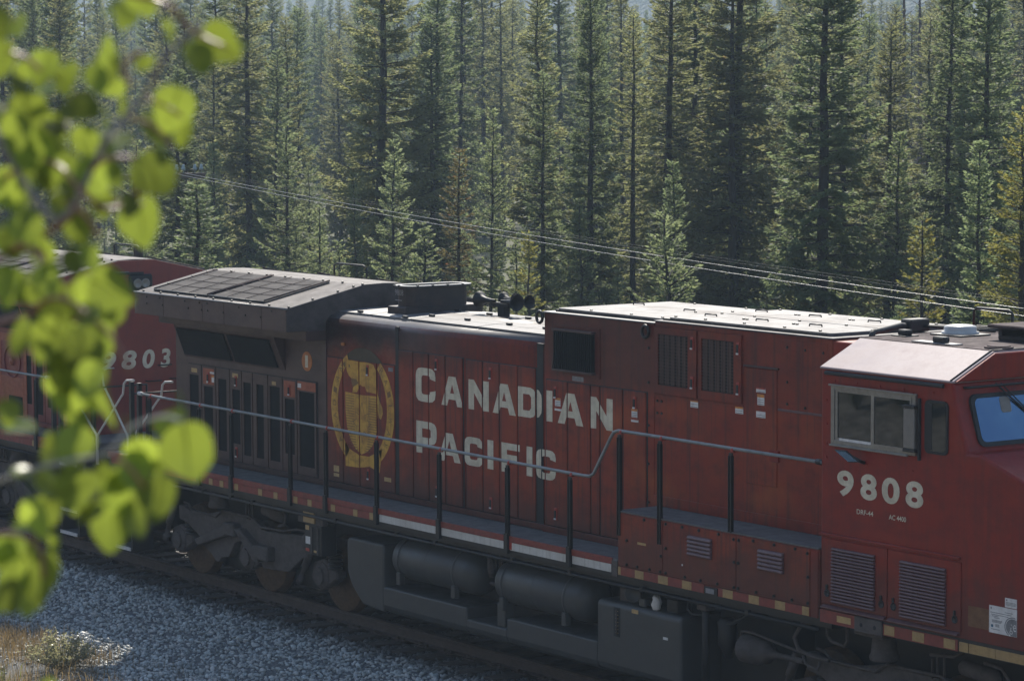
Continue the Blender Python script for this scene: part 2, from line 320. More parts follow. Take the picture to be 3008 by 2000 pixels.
# ------------------------------------------------------------------ helpers
MIR = None            # x -> MIR - x while a mirrored locomotive is being built
class MB:
    def __init__(s): s.v = []; s.f = []; s.smooth = []
    def add(s, vs, fs, smooth=False):
        o = len(s.v); s.v += [tuple(v) for v in vs]
        for f in fs: s.f.append([i + o for i in f]); s.smooth.append(smooth)
        return s
    def box(s, x0, x1, y0, y1, z0, z1):
        x0, x1 = min(x0, x1), max(x0, x1); y0, y1 = min(y0, y1), max(y0, y1); z0, z1 = min(z0, z1), max(z0, z1)
        return s.add([(x0, y0, z0), (x1, y0, z0), (x1, y1, z0), (x0, y1, z0), (x0, y0, z1), (x1, y0, z1), (x1, y1, z1), (x0, y1, z1)],
                     [(0, 3, 2, 1), (4, 5, 6, 7), (0, 1, 5, 4), (1, 2, 6, 5), (2, 3, 7, 6), (3, 0, 4, 7)])
    def prism(s, poly, axis, a, b, smooth=False):
        """poly: 2-D points; axis 'x' -> (y,z), 'y' -> (x,z), 'z' -> (x,y); extruded from a to b"""
        n = len(poly)
        ar = sum(poly[i][0] * poly[(i + 1) % n][1] - poly[(i + 1) % n][0] * poly[i][1] for i in range(n))
        if ar < 0: poly = poly[::-1]
        def p3(u, w, t):
            return (t, u, w) if axis == 'x' else ((u, t, w) if axis == 'y' else (u, w, t))
        if a > b: a, b = b, a
        vs = [p3(u, w, a) for u, w in poly] + [p3(u, w, b) for u, w in poly]
        flip = (axis == 'y')
        tri = tessellate_polygon([[Vector((u, w, 0)) for u, w in poly]])
        caps = []
        for t in tri:
            t = list(t)
            A = [poly[i] for i in t]
            if (A[1][0] - A[0][0]) * (A[2][1] - A[0][1]) - (A[2][0] - A[0][0]) * (A[1][1] - A[0][1]) < 0: t = t[::-1]
            caps.append(t)
        if n <= 8 and _convex(poly): caps = [list(range(n))]
        fs = []
        for c in caps:
            fs.append(c if flip else c[::-1]); fs.append([i + n for i in (c[::-1] if flip else c)])
        o = len(s.v); s.add(vs, fs)
        sd = []
        for i in range(n):
            j = (i + 1) % n
            q = (i, j, j + n, i + n)
            sd.append(q[::-1] if flip else q)
        for q in sd: s.f.append([i + o for i in q]); s.smooth.append(smooth)
        return s
    def tube(s, pts, r, n=8, caps=True, radii=None):
        pts = [Vector(p) for p in pts]; m = len(pts)
        vs = []; fs = []; prev = None
        for i, p in enumerate(pts):
            t = (pts[min(i + 1, m - 1)] - pts[max(i - 1, 0)]).normalized()
            if prev is None:
                a = Vector((0, 0, 1)) if abs(t.z) < 0.9 else Vector((1, 0, 0))
                prev = (a - t * a.dot(t)).normalized()
            else: prev = (prev - t * prev.dot(t)).normalized()
            q = t.cross(prev); rr = radii[i] if radii else r
            for k in range(n):
                an = 2 * pi * k / n
                vs.append(p + (prev * cos(an) + q * sin(an)) * rr)
        for i in range(m - 1):
            for k in range(n):
                k2 = (k + 1) % n
                fs.append((i * n + k, i * n + k2, (i + 1) * n + k2, (i + 1) * n + k))
        s.add(vs, fs, True)
        if caps:
            o = len(s.v) - m * n
            s.f.append([o + k for k in range(n)][::-1]); s.smooth.append(False)
            s.f.append([o + (m - 1) * n + k for k in range(n)]); s.smooth.append(False)
        return s
    def lathe(s, origin, axis, prof, n=20, smooth=True):
        """prof: (t along axis, radius)"""
        o = Vector(origin); ax = Vector(axis).normalized()
        a = Vector((0, 0, 1)) if abs(ax.z) < 0.9 else Vector((1, 0, 0))
        u = (a - ax * a.dot(ax)).normalized(); w = ax.cross(u)
        vs = []; fs = []
        for t, r in prof:
            for k in range(n):
                an = 2 * pi * k / n
                vs.append(o + ax * t + (u * cos(an) + w * sin(an)) * max(r, 1e-4))
        for i in range(len(prof) - 1):
            for k in range(n):
                k2 = (k + 1) % n
                fs.append((i * n + k, i * n + k2, (i + 1) * n + k2, (i + 1) * n + k))
        return s.add(vs, fs, smooth)
    def frame(s, x0, x1, z0, z1, hx0, hx1, hz0, hz1, y0, y1):
        """a board in the xz plane with a rectangular opening (y0 = near face)"""
        s.box(x0, hx0, y0, y1, z0, z1); s.box(hx1, x1, y0, y1, z0, z1)
        s.box(hx0, hx1, y0, y1, z0, hz0); s.box(hx0, hx1, y0, y1, hz1, z1); return s
    def data(s, name):
        me = bpy.data.meshes.new(name)
        if MIR is None: me.from_pydata(s.v, [], s.f)
        else: me.from_pydata([(MIR - x, y, z) for x, y, z in s.v], [], [f[::-1] for f in s.f])
        me.polygons.foreach_set('use_smooth', s.smooth)
        me.update(); return me
    def build(s, name, mat, parent=None, bevel=0.0, seg=1):
        return link(name, s.data(name), mat, parent, bevel, seg)

def _convex(p):
    n = len(p)
    for i in range(n):
        a, b, c = p[i], p[(i + 1) % n], p[(i + 2) % n]
        if (b[0] - a[0]) * (c[1] - b[1]) - (b[1] - a[1]) * (c[0] - b[0]) < -1e-9: return False
    return True

def link(name, me, mat, parent=None, bevel=0.0, seg=1):
    o = bpy.data.objects.new(name, me); COL.objects.link(o)
    if mat:
        me.materials.clear()
        me.materials.append(MATS[mat] if isinstance(mat, str) else mat)
    if parent is not None:
        o.parent = parent
        if parent.type == 'EMPTY': o.matrix_parent_inverse = Matrix.Translation(-parent.location)
    if bevel:
        b = o.modifiers.new('bevel', 'BEVEL'); b.width = bevel; b.segments = seg; b.limit_method = 'ANGLE'; b.angle_limit = radians(35)
        b.harden_normals = False
    return o

def thing(name, label, cat, loc=(0, 0, 0), group=None):
    o = bpy.data.objects.new(name, None); COL.objects.link(o); o.location = loc; o.empty_display_size = 0.3
    return tag(o, label, cat, group)
def tag(o, label, cat, group=None):
    o['label'] = label; o['category'] = cat
    if group: o['group'] = group
    return o
def again(src, parent, dx=0.0, dy=0.0, dz=0.0):
    """another piece alike: shares the mesh of src, shifted"""
    o = src.copy(); COL.objects.link(o); o.parent = parent
    o.matrix_parent_inverse = Matrix.Translation(-parent.location) if parent.type == 'EMPTY' else Matrix.Identity(4)
    o.location = (src.location.x + (dx if MIR is None else -dx), src.location.y + dy, src.location.z + dz)
    for ch in src.children:
        c = ch.copy(); COL.objects.link(c); c.parent = o
    return o

def np_mesh(name, verts, faces, k, smooth=False, mats=(), mat_idx=None):
    me = bpy.data.meshes.new(name)
    n = len(faces)
    me.vertices.add(len(verts)); me.vertices.foreach_set('co', np.asarray(verts, np.float32).ravel())
    me.loops.add(n * k); me.loops.foreach_set('vertex_index', np.asarray(faces, np.int32).ravel())
    me.polygons.add(n); me.polygons.foreach_set('loop_start', np.arange(0, n * k, k, dtype=np.int32))
    me.polygons.foreach_set('loop_total', np.full(n, k, np.int32))
    if smooth: me.polygons.foreach_set('use_smooth', np.ones(n, bool))
    if mat_idx is not None: me.polygons.foreach_set('material_index', np.asarray(mat_idx, np.int32))
    me.update(calc_edges=True); me.validate()
    for m in mats: me.materials.append(MATS[m])
    return me

def sheet_tris(loops, y, thick=0.0):
    """flat lettering in the xz plane at depth y: outer loop + holes -> vertices, faces (facing -y)"""
    tri = tessellate_polygon([[Vector((p[0], p[1], 0)) for p in l] for l in loops])
    pts = [p for l in loops for p in l]
    fs = []
    for t in tri:
        a, b, c = (pts[i] for i in t)
        if (b[0] - a[0]) * (c[1] - a[1]) - (c[0] - a[0]) * (b[1] - a[1]) < 0: t = t[::-1]
        fs.append(tuple(t))
    return [(p[0], y, p[1]) for p in pts], fs

def text_tris(body, offset=0.0, shear=0.0):
    cu = bpy.data.curves.new('lettering', 'FONT'); cu.body = body; cu.offset = offset; cu.resolution_u = 5; cu.shear = shear
    ob = bpy.data.objects.new('lettering', cu); COL.objects.link(ob)
    dg = bpy.context.evaluated_depsgraph_get(); ev = ob.evaluated_get(dg); me = ev.to_mesh()
    vs = [(v.co.x, v.co.y) for v in me.vertices]; fs = [tuple(p.vertices) for p in me.polygons]
    ev.to_mesh_clear(); bpy.data.objects.remove(ob); bpy.data.curves.remove(cu)
    x0 = min(v[0] for v in vs); x1 = max(v[0] for v in vs); y0 = min(v[1] for v in vs); y1 = max(v[1] for v in vs)
    return [((v[0] - x0) / (x1 - x0), (v[1] - y0) / (y1 - y0)) for v in vs], fs

def put_text(mb, body, fn, offset=0.0, shear=0.0):
    """fn maps (u, v) in 0..1 to a 3-D point"""
    vs, fs = text_tris(body, offset, shear)
    P = [fn(u, v) for u, v in vs]
    return mb.add(P, fs)

# ------------------------------------------------------------------ ground, far hillside, haze
def ground_z(x, y):
    x = np.asarray(x, float); y = np.asarray(y, float)
    z = np.where(np.abs(y) < 1.5, -.22, np.where(np.abs(y) < 3.0, -.22 - (np.abs(y) - 1.5) * .21, -.535))
    q = np.clip((-5.6 - y) / 14.9, 0, None)
    bank = np.where(q < 1, 6.0 * q ** 1.45, 6.0 + (q - 1) * .9)
    bank = np.where(q > 1.65, 6.0 + .585 + (q - 1.65) * 5.5, bank)
    z = z + np.where(y < -5.6, bank, 0)
    b = np.clip((y - 5.0) / 60.0, 0, None)
    z = z + np.where(y > 5.0, -0.35 * np.clip((y - 5) / 3, 0, 1) + 1.5 * b, 0)
    u = .10 * np.sin(x * .9 + y * .4) * np.sin(y * .7 - x * .3)
    return z + u * np.clip((np.abs(y) - 4.0) / 3.0, 0, 1)

gx = np.concatenate([np.linspace(-900, -70, 30), np.linspace(-66, 60, 85), np.linspace(70, 500, 18)])
gy = np.concatenate([np.linspace(-260, -46, 12), np.linspace(-44, -1.6, 60), np.linspace(-1.5, 1.5, 5), np.linspace(1.7, 12, 14), np.linspace(14, 90, 24), np.linspace(110, 640, 20)])
X, Y = np.meshgrid(gx, gy, indexing='ij')
Z = ground_z(X, Y)
nx, ny = len(gx), len(gy)
idx = np.arange(nx * ny).reshape(nx, ny)
quads = np.stack([idx[:-1, :-1], idx[1:, :-1], idx[1:, 1:], idx[:-1, 1:]], -1).reshape(-1, 4)
g = link('ground', np_mesh('ground', np.stack([X, Y, Z], -1).reshape(-1, 3), quads, 4, True), 'ground_soil'); g['kind'] = 'structure'

# wooded slope of the valley beyond the trees
hx = np.linspace(-1150, 520, 120); hy = np.linspace(430, 760, 40)
X, Y = np.meshgrid(hx, hy, indexing='ij')
Yr = Y - .10 * X
t = np.clip((Y - 430) / 330, 0, 1)
Z = -2 + 185 * t ** .9 + t * 18 * np.sin(X * .012 + 1) + t * 9 * np.sin(X * .041 + Y * .03) + t * RNG.normal(0, 1.2, X.shape)
idx = np.arange(X.size).reshape(X.shape)
quads = np.stack([idx[:-1, :-1], idx[1:, :-1], idx[1:, 1:], idx[:-1, 1:]], -1).reshape(-1, 4)
h = link('hillside', np_mesh('hillside', np.stack([X, Y * .85 + .0 * X, Z], -1).reshape(-1, 3), quads, 4, True), 'far_forest'); h['kind'] = 'structure'
hx = np.linspace(380, 700, 40); hy = np.linspace(-1250, -560, 120)
Y, X = np.meshgrid(np.linspace(-300, 700, 110), np.linspace(-1290, -960, 34), indexing='ij')
t = np.clip((-960 - X) / 330, 0, 1)
Z = -2 + 175 * t ** .9 + t * 16 * np.sin(Y * .013 + 1) + t * 8 * np.sin(X * .04 + Y * .03) + t * RNG.normal(0, 1.2, X.shape)
idx = np.arange(X.size).reshape(X.shape)
quads = np.stack([idx[:-1, :-1], idx[1:, :-1], idx[1:, 1:], idx[:-1, 1:]], -1).reshape(-1, 4)
h = link('hillside', np_mesh('hillside', np.stack([X * .82, Y, Z], -1).reshape(-1, 3), quads, 4, True), 'far_forest'); h['kind'] = 'structure'

HAZE = 0.00050
hz_ = MB().box(-1180, 640, -330, 790, -8, 225).build('haze', None); hz_['kind'] = 'stuff'
hm = bpy.data.materials.new('haze_air'); hm.use_nodes = True
hm.node_tree.nodes.remove(hm.node_tree.nodes['Principled BSDF'])
pv = hm.node_tree.nodes.new('ShaderNodeVolumePrincipled')
pv.inputs['Color'].default_value = (0.62, 0.80, 1.0, 1); pv.inputs['Density'].default_value = HAZE; pv.inputs['Anisotropy'].default_value = 0.2
hm.node_tree.links.new(pv.outputs[0], hm.node_tree.nodes['Material Output'].inputs['Volume'])
hz_.data.materials.append(hm)

# ------------------------------------------------------------------ track
track = thing('railway_track', 'single railway track of rusty brown rails under the locomotives', 'railway track', (0, 0, -.2))
hw, wb = .037, .009
prof = [(-.07, -.17), (.07, -.17), (.07, -.16), (.012, -.145), (wb, -.135), (wb, -.045), (hw, -.032), (hw, -.004), (hw - .008, 0), (-hw + .008, 0), (-hw, -.004), (-hw, -.032), (-wb, -.045), (-wb, -.135), (-.012, -.145), (-.07, -.16)]
for sy in (-1, 1):
    MB().prism([(sy * .755 + a, b) for a, b in prof], 'x', -160, 110).build('rail', 'rail_steel', track)
s0 = None
for k in range(120):
    x = -44 + k * .56
    if s0 is None: s0 = MB().box(x, x + .23, -1.30, 1.30, -.34, -.172).build('sleeper', 'tie_wood', track, .01); sx0 = x
    else:
        o = again(s0, track, x - sx0 + random.uniform(-.03, .03), random.uniform(-.04, .04), random.uniform(-.008, .004))
pl = MB().box(-44.04, -43.74, -.90, -.62, -.172, -.158).box(-43.99, -43.94, -.86, -.83, -.16, -.13).box(-43.84, -43.79, -.86, -.83, -.16, -.13).build('tie_plate', 'rail_steel', track, .003)
for k in range(1, 120): again(pl, track, k * .56)

# ballast: crushed stone, nobody could count it
def stones(n, xr, yr, s0, s1, name, keep):
    ph = (1 + 5 ** .5) / 2
    ico = np.array([(-1, ph, 0), (1, ph, 0), (-1, -ph, 0), (1, -ph, 0), (0, -1, ph), (0, 1, ph), (0, -1, -ph), (0, 1, -ph), (ph, 0, -1), (ph, 0, 1), (-ph, 0, -1), (-ph, 0, 1)]) / 1.9
    tri = np.array([(0, 11, 5), (0, 5, 1), (0, 1, 7), (0, 7, 10), (0, 10, 11), (1, 5, 9), (5, 11, 4), (11, 10, 2), (10, 7, 6), (7, 1, 8), (3, 9, 4), (3, 4, 2), (3, 2, 6), (3, 6, 8), (3, 8, 9), (4, 9, 5), (2, 4, 11), (6, 2, 10), (8, 6, 7), (9, 8, 1)])
    x = RNG.uniform(*xr, n); y = RNG.uniform(*yr, n)
    k = keep(x, y); x, y = x[k], y[k]; n = len(x)
    sz = RNG.uniform(s0, s1, n) * RNG.choice([.7, 1, 1, 1.35], n)
    V = ico[None] * (1 + RNG.normal(0, .17, (n, 12, 1))) * (sz[:, None] * np.array([1, .72, .5]) * RNG.uniform(.75, 1.25, (n, 3)))[:, None, :]
    a = RNG.uniform(0, 2 * pi, (n, 3)); a[:, 1:] = RNG.normal(0, .55, (n, 2))
    ca, sa = np.cos(a[:, 0]), np.sin(a[:, 0]); cb, sb = np.cos(a[:, 1]), np.sin(a[:, 1])
    V = np.stack([V[..., 0] * cb[:, None] - V[..., 2] * sb[:, None], V[..., 1], V[..., 0] * sb[:, None] + V[..., 2] * cb[:, None]], -1)
    V = np.stack([V[..., 0] * ca[:, None] - V[..., 1] * sa[:, None], V[..., 0] * sa[:, None] + V[..., 1] * ca[:, None], V[..., 2]], -1)
    z = ground_z(x, y) + sz * RNG.uniform(.05, .42, n)
    V += np.stack([x, y, z], -1)[:, None, :]
    F = (tri[None] + (np.arange(n) * 12)[:, None, None]).reshape(-1, 3)
    o = link(name, np_mesh(name, V.reshape(-1, 3), F, 3), 'ballast_stone'); o['kind'] = 'stuff'
    return o
def lim(x, y):   # thin out the stones towards the grass and keep to what lies before the camera
    edge = -4.75 - .35 * np.sin(x * 1.3) + .2 * np.sin(x * 3.7)
    p = np.clip((y - edge + .5) / .8, 0, 1)
    return (RNG.uniform(0, 1, len(x)) < p * .98 + .02)
stones(26000, (-10.5, 6.5), (-5.6, -.86), .022, .040, 'gravel', lim)
stones(2600, (-10.0, 2), (-.70, .6), .020, .032, 'gravel', lambda x, y: np.ones(len(x), bool))

# ------------------------------------------------------------------ locomotives
W = 0.94          # half width of the hood
S = 1.55          # half width over the side sills and cab
GL = {'A': [[(0, 0), (.34, 1), (.66, 1), (1, 0), (.73, 0), (.66, .22), (.34, .22), (.27, 0)], [(.41, .43), (.59, .43), (.5, .74)]],
      'N': [[(0, 0), (0, 1), (.27, 1), (.73, .44), (.73, 1), (1, 1), (1, 0), (.73, 0), (.27, .57), (.27, 0)]],
      'I': [[(0, 0), (0, 1), (1, 1), (1, 0)]],
      'D': [[(0, 0), (0, 1), (.68, 1), (.88, .94), (.98, .8), (1, .66), (1, .34), (.98, .2), (.88, .06), (.68, 0)], [(.28, .23), (.62, .23), (.72, .32), (.72, .68), (.62, .77), (.28, .77)]],
      'C': [[(1, .64), (1, .76), (.96, .9), (.84, .98), (.70, 1), (.28, 1), (.12, .97), (.03, .89), (0, .76), (0, .24), (.03, .11), (.12, .03), (.28, 0), (.70, 0), (.84, .02), (.96, .1), (1, .24), (1, .36),
             (.72, .31), (.70, .24), (.62, .22), (.38, .22), (.31, .25), (.29, .32), (.29, .68), (.31, .75), (.38, .78), (.62, .78), (.70, .76), (.72, .69)]],
      'P': [[(0, 0), (0, 1), (.72, 1), (.90, .95), (.98, .86), (1, .74), (1, .54), (.97, .42), (.89, .33), (.72, .29), (.29, .29), (.29, 0)], [(.29, .50), (.66, .50), (.71, .54), (.71, .73), (.66, .78), (.29, .78)]],
      'F': [[(0, 0), (0, 1), (1, 1), (1, .77), (.30, .77), (.30, .61), (.86, .61), (.86, .38), (.30, .38), (.30, 0)]]}

def cut_slots(me, xs, h):
    bm = bmesh.new(); bm.from_mesh(me)
    for x in xs:
        for q in (x - h, x + h):
            bmesh.ops.bisect_plane(bm, geom=bm.verts[:] + bm.edges[:] + bm.faces[:], plane_co=(q, 0, 0), plane_no=(1, 0, 0))
        kill = [f for f in bm.faces if x - h < f.calc_center_median().x < x + h]
        bmesh.ops.delete(bm, geom=kill, context='FACES')
    bm.to_mesh(me); bm.free(); me.update()

def ellipse(cx, cz, rx, rz, a0=0, a1=2 * pi, n=40):
    return [(cx + rx * cos(a0 + (a1 - a0) * i / n), cz + rz * sin(a0 + (a1 - a0) * i / n)) for i in range(n + (abs(a1 - a0) < 6.28))]

HOOD_PROF = [(-W, 1.715), (-W, 3.93), (-W + .012, 3.965), (-W + .045, 4.005), (-W + .10, 4.04), (-W + .18, 4.062), (-.45, 4.098), (0, 4.125),
             (.45, 4.098), (W - .18, 4.062), (W - .10, 4.04), (W - .045, 4.005), (W - .012, 3.965), (W, 3.93), (W, 1.715)]

def make_loco(root, near, red, redcab):
    """near: True builds everything the photograph shows of the nearer engine"""
    # ---- hood
    mb = MB(); mb.prism(HOOD_PROF, 'x', -.20, 4.94)
    o = mb.build('hood_body', red, root)
    for p in o.data.polygons:
        p.use_smooth = abs(p.normal.x) < .5
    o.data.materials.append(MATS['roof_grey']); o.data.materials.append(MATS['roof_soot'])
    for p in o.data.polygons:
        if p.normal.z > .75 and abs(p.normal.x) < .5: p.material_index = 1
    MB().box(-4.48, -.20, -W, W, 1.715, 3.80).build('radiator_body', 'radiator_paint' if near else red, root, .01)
    # roof plates of the hood (hinged covers) with joints between them
    rp = lambda y: 4.125 - .06 * abs(y)
    for i, (x0, x1) in enumerate(((-.19, .62), (.63, 1.60), (1.61, 3.17), (3.18, 4.93))):
        for (y0, y1) in ((-.74, -.47), (-.46, .20), (.21, .74)):
            m = MB()
            m.add([(x0 + .01, y0, rp(y0) + .012), (x1 - .01, y0, rp(y0) + .012), (x1 - .01, y1, rp(y1) + .012), (x0 + .01, y1, rp(y1) + .012),
                   (x0 + .01, y0, rp(y0) - .02), (x1 - .01, y0, rp(y0) - .02), (x1 - .01, y1, rp(y1) - .02), (x0 + .01, y1, rp(y1) - .02)],
                  [(0, 1, 2, 3), (0, 4, 5, 1), (1, 5, 6, 2), (2, 6, 7, 3), (3, 7, 4, 0)])
            m.build('roof_plate', 'roof_soot' if x1 < 2 else 'roof_grey', root)
    h0 = MB().box(-.055, .055, -.018, .018, 0, .028).build('roof_hinge', 'black_steel', root, .004)
    first = True
    for x, y in ((1.66, -.44), (2.50, -.44), (3.45, -.44), (4.25, -.44), (1.30, .21), (2.05, .21), (2.94, .21), (3.9, .21), (.3, -.70), (.24, .30), (1.45, -.72), (1.0, .5)):
        if first: h0.location = ((x if MIR is None else -x), y, rp(y) + .014); first = False; hx, hy = x, y; hz = rp(y) + .014
        else: again(h0, root, x - hx, y - hy, rp(y) + .014 - hz)
    # ribs and bands on the hood side
    for sy in (-1, 1):
        def yy(d): return sy * (W + d)
        for x0, x1 in ((1.555, 1.625), (4.775, 4.90)):
            MB().box(x0, x1, yy(-.02), yy(.006), 1.73, 4.0).build('hood_rib', 'rubber', root)
        MB().box(-.31, -.19, yy(-.02), yy(.012), 1.73, 3.72).build('hood_rib', red if not near else 'radiator_paint', root)
        MB().box(-4.48, 4.93, yy(-.02), yy(.030), 1.715, 1.785).build('kick_plate', red, root, .004)
    # doors of the engine room
    def door(x0, x1, z0, z1, y=W, parent=root, matname=red, name='hood_door'):
        return MB().box(x0 + .013, x1 - .013, -y - .018, -y + .01, z0, z1).build(name, matname, parent, .006)
    runs = [([-.17, .25, .67, 1.11, 1.55], 3.48), ([1.63, 1.99, 2.36, 2.75, 3.15], 3.695), ([3.22, 3.60, 3.97, 4.37, 4.76], 3.685)]
    latch_pos = {(.67, 1.11): (3.37, 1.98), (2.36, 2.75): (3.57, 1.93), (3.60, 3.97): (3.55, 1.92)}
    latch0 = [None]
    def latch(x, z, y, parent):
        if latch0[0] is None:
            l = MB().box(x - .028, x + .028, -y - .012, -y + .004, z - .075, z + .075).build('latch', 'sticker_red', parent, .004)
            MB().box(x - .018, x + .018, -y - .022, -y - .010, z - .05, z + .045).build('latch_handle', 'black_steel', l, .003)
            MB().box(x - .018, x + .018, -y - .026, -y - .011, z - .068, z - .048).build('latch_knob', 'sticker_white', l, .003)
            latch0[0] = (l, x, y, z); return l
        l, lx, ly, lz = latch0[0]
        return again(l, parent, x - lx, -(y - ly), z - lz)
    for xs, zt in runs:
        MB().box(xs[0] - .01, xs[-1] + .01, -W - .004, -W + .01, 1.79, zt + .012).build('door_gasket', 'rubber', root)
        for a, b in zip(xs, xs[1:]):
            d = door(a, b, 1.80, zt)
            for z in latch_pos.get((a, b), ()): latch((a + b) / 2 - .0, z, W + .018, root)
    MB().box(4.99, 7.03, -.964, -.95, 1.79, 3.587).build('door_gasket', 'rubber', root)
    for a, b in zip([5.0, 5.45, 5.92], [5.45, 5.92, 6.11]): door(a, b, 1.80, 3.575, .96)
    door(6.11, 6.56, 1.80, 3.575, .96); door(6.56, 7.02, 1.80, 3.575, .96)
    latch(5.21, 3.43, .978, root); latch(6.80, 3.44, .978, root); latch(5.21, 1.95, .978, root)
    # ---- radiator section
    rz = [(-S, 3.835), (-S, 4.15), (-.30, 4.43), (0, 4.44), (.30, 4.43), (S, 4.15), (S, 3.835)]
    MB().prism(rz, 'x', -4.59, -.215).build('radiator_housing', 'radiator_roof', root, .008)
    for sy in (-1, 1):
        f = MB()
        xs = [-4.585, -3.70, -2.54, -1.92, -.88, -.22]
        for a, b in zip(xs, xs[1:]):
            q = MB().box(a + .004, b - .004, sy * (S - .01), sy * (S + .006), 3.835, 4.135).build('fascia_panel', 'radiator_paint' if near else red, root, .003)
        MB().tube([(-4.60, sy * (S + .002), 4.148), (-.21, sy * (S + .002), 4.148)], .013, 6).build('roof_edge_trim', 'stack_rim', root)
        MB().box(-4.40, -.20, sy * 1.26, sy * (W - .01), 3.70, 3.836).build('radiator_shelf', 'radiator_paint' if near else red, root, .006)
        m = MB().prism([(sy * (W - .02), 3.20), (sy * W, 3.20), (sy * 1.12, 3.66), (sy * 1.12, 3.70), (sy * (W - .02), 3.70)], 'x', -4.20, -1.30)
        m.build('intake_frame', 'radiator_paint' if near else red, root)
        for a, b in ((-4.12, -2.74), (-2.62, -1.46)):
            t = .045
            m = MB()
            p0 = (sy * (W + .03), 3.235); p1 = (sy * 1.115, 3.625)
            nx = sy * .020
            m.add([(a, p0[0] + nx, p0[1]), (b, p0[0] + nx, p0[1]), (b, p1[0] + nx, p1[1]), (a, p1[0] + nx, p1[1]),
                   (a, p0[0] - nx, p0[1]), (b, p0[0] - nx, p0[1]), (b, p1[0] - nx, p1[1]), (a, p1[0] - nx, p1[1])],
                  [(0, 1, 2, 3), (7, 6, 5, 4), (0, 4, 5, 1), (1, 5, 6, 2), (2, 6, 7, 3), (3, 7, 4, 0)])
            m.build('intake_screen', 'screen_black', root)
    # roof grilles with wire guards
    slope = lambda y: 4.15 + (S - abs(y)) / (S - .30) * .28
    for sy in (-1, 1):
        for a, b in ((-4.20, -2.62), (-2.56, -1.02)):
            m = MB(); y0, y1 = sy * 1.43, sy * .38
            m.add([(a, y0, slope(y0) + .018), (b, y0, slope(y0) + .018), (b, y1, slope(y1) + .018), (a, y1, slope(y1) + .018),
                   (a, y0, slope(y0) - .01), (b, y0, slope(y0) - .01), (b, y1, slope(y1) - .01), (a, y1, slope(y1) - .01)],
                  [(0, 1, 2, 3), (0, 4, 5, 1), (1, 5, 6, 2), (2, 6, 7, 3), (3, 7, 4, 0)])
            g = m.build('roof_grille', 'grille_grey', root)
            for k in range(1, 4):
                y = y0 + (y1 - y0) * k / 4
                MB().tube([(a + (b - a) * i / 6, y, slope(y) + .036 - .012 * sin(pi * i / 6)) for i in range(7)], .0045, 5).build('guard_wire', 'roof_dark', g)
            for k in (1, 2):
                x = a + (b - a) * k / 3
                MB().tube([(x, y0, slope(y0) + .034), (x, y1, slope(y1) + .034)], .0045, 5).build('guard_wire', 'roof_dark', g)
            for x in (a, b):
                MB().tube([(x, y0, slope(y0) + .035), (x, y1, slope(y1) + .035)], .012, 5).build('grille_edge', 'roof_dark', g)
            MB().tube([(a, y0, slope(y0) + .02), (b, y0, slope(y0) + .012)], .016, 5).build('grille_edge', 'rubber', g)
    b0 = MB().lathe((-4.4, -1.50, slope(1.5)), (0, 0, 1), [(0, .017), (.022, .017), (.026, .0)], 6, False).build('roof_bolt', 'black_steel', root)
    for i in range(1, 9): again(b0, root, i * .52)
    for i in range(9): again(b0, root, i * .52, 1.17, slope(.33) - slope(1.5))
    for y in (-1.1, -.7, -.45): again(b0, root, 4.12, y + 1.5, slope(y) - slope(1.5)); again(b0, root, .02, y + 1.5, slope(y) - slope(1.5))
    fb = MB().lathe((-4.2, -S - .004, 4.0), (0, -1, 0), [(0, .013), (.012, .013), (.014, 0)], 6, False).build('fascia_bolt', 'black_steel', root)
    for x in (-3.72, -2.95, -2.56, -2.38, -1.94, -1.32, -.90): again(fb, root, x + 4.2)
    for x in (-4.2, -3.8, -3.05, -2.62, -2.4, -1.5, -.6): again(fb, root, x + 4.2, 0, .10)
    MB().tube([(-3.0, .9, 4.30), (-3.0, .9, 4.52), (-2.9, .9, 4.55), (-2.2, .9, 4.55), (-2.1, .9, 4.52), (-2.1, .9, 4.30)], .014, 6).build('roof_handrail', 'black_steel', root)
    # doors with air screens
    MB().box(-4.09, -.43, -W - .004, -W + .01, 1.79, 3.112).build('door_gasket', 'rubber', root)
    DX = [-4.08, -3.67, -3.25, -2.84, -2.50, -2.19, -1.76, -1.36, -.96, -.44]
    SC = [(-4.03, -3.76, 2.95, 2.0), (-3.60, -3.34, 2.81, 2.05), (-3.18, -2.94, 2.95, 1.91), (-2.77, -2.55, 2.83, 2.05), (-2.45, -2.24, 2.955, 1.91),
          (-2.08, -1.88, 2.955, 1.91), (-1.71, -1.43, 2.96, 1.91), (-1.29, -1.03, 2.82, 2.05), (-.90, -.50, 2.95, 1.915)]
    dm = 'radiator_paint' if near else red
    for (a, b), (s0, s1, zt, zb) in zip(zip(DX, DX[1:]), SC):
        m = MB().frame(a + .012, b - .012, 1.80, 3.10, s0, s1, zb, zt, -W - .020, -W + .005)
        d = m.build('radiator_door', dm, root)
        MB().box(s0 - .002, s1 + .002, -W - .008, -W + .004, zb - .002, zt + .002).build('air_screen', 'screen_black', d)
        if zt < 2.9 and near:
            latch((s0 + s1) / 2, zt + .12, W + .02, root); latch((s0 + s1) / 2, zb - .12, W + .02, root)
    if near:
        # sun-bleached lock panels
        for a, b, z0, z1 in ((-3.64, -3.28, 2.84, 3.07), (-1.33, -.99, 2.85, 3.07)):
            MB().box(a + .02, b - .02, -W - .0225, -W - .012, z0, z1).build('lock_panel', 'orange_faded', root)
            latch((a + b) / 2, 2.94, W + .023, root)
        MB().box(-.94, -.46, -W - .0225, -W - .012, 2.97, 3.09).build('lock_panel', 'orange_faded', root)
        c = MB().lathe((-.71, -W - .0, 3.375), (0, -1, 0), [(0, .135), (.006, .135), (.0065, 0)], 28, False).build('number_disc', 'orange_disc', root)
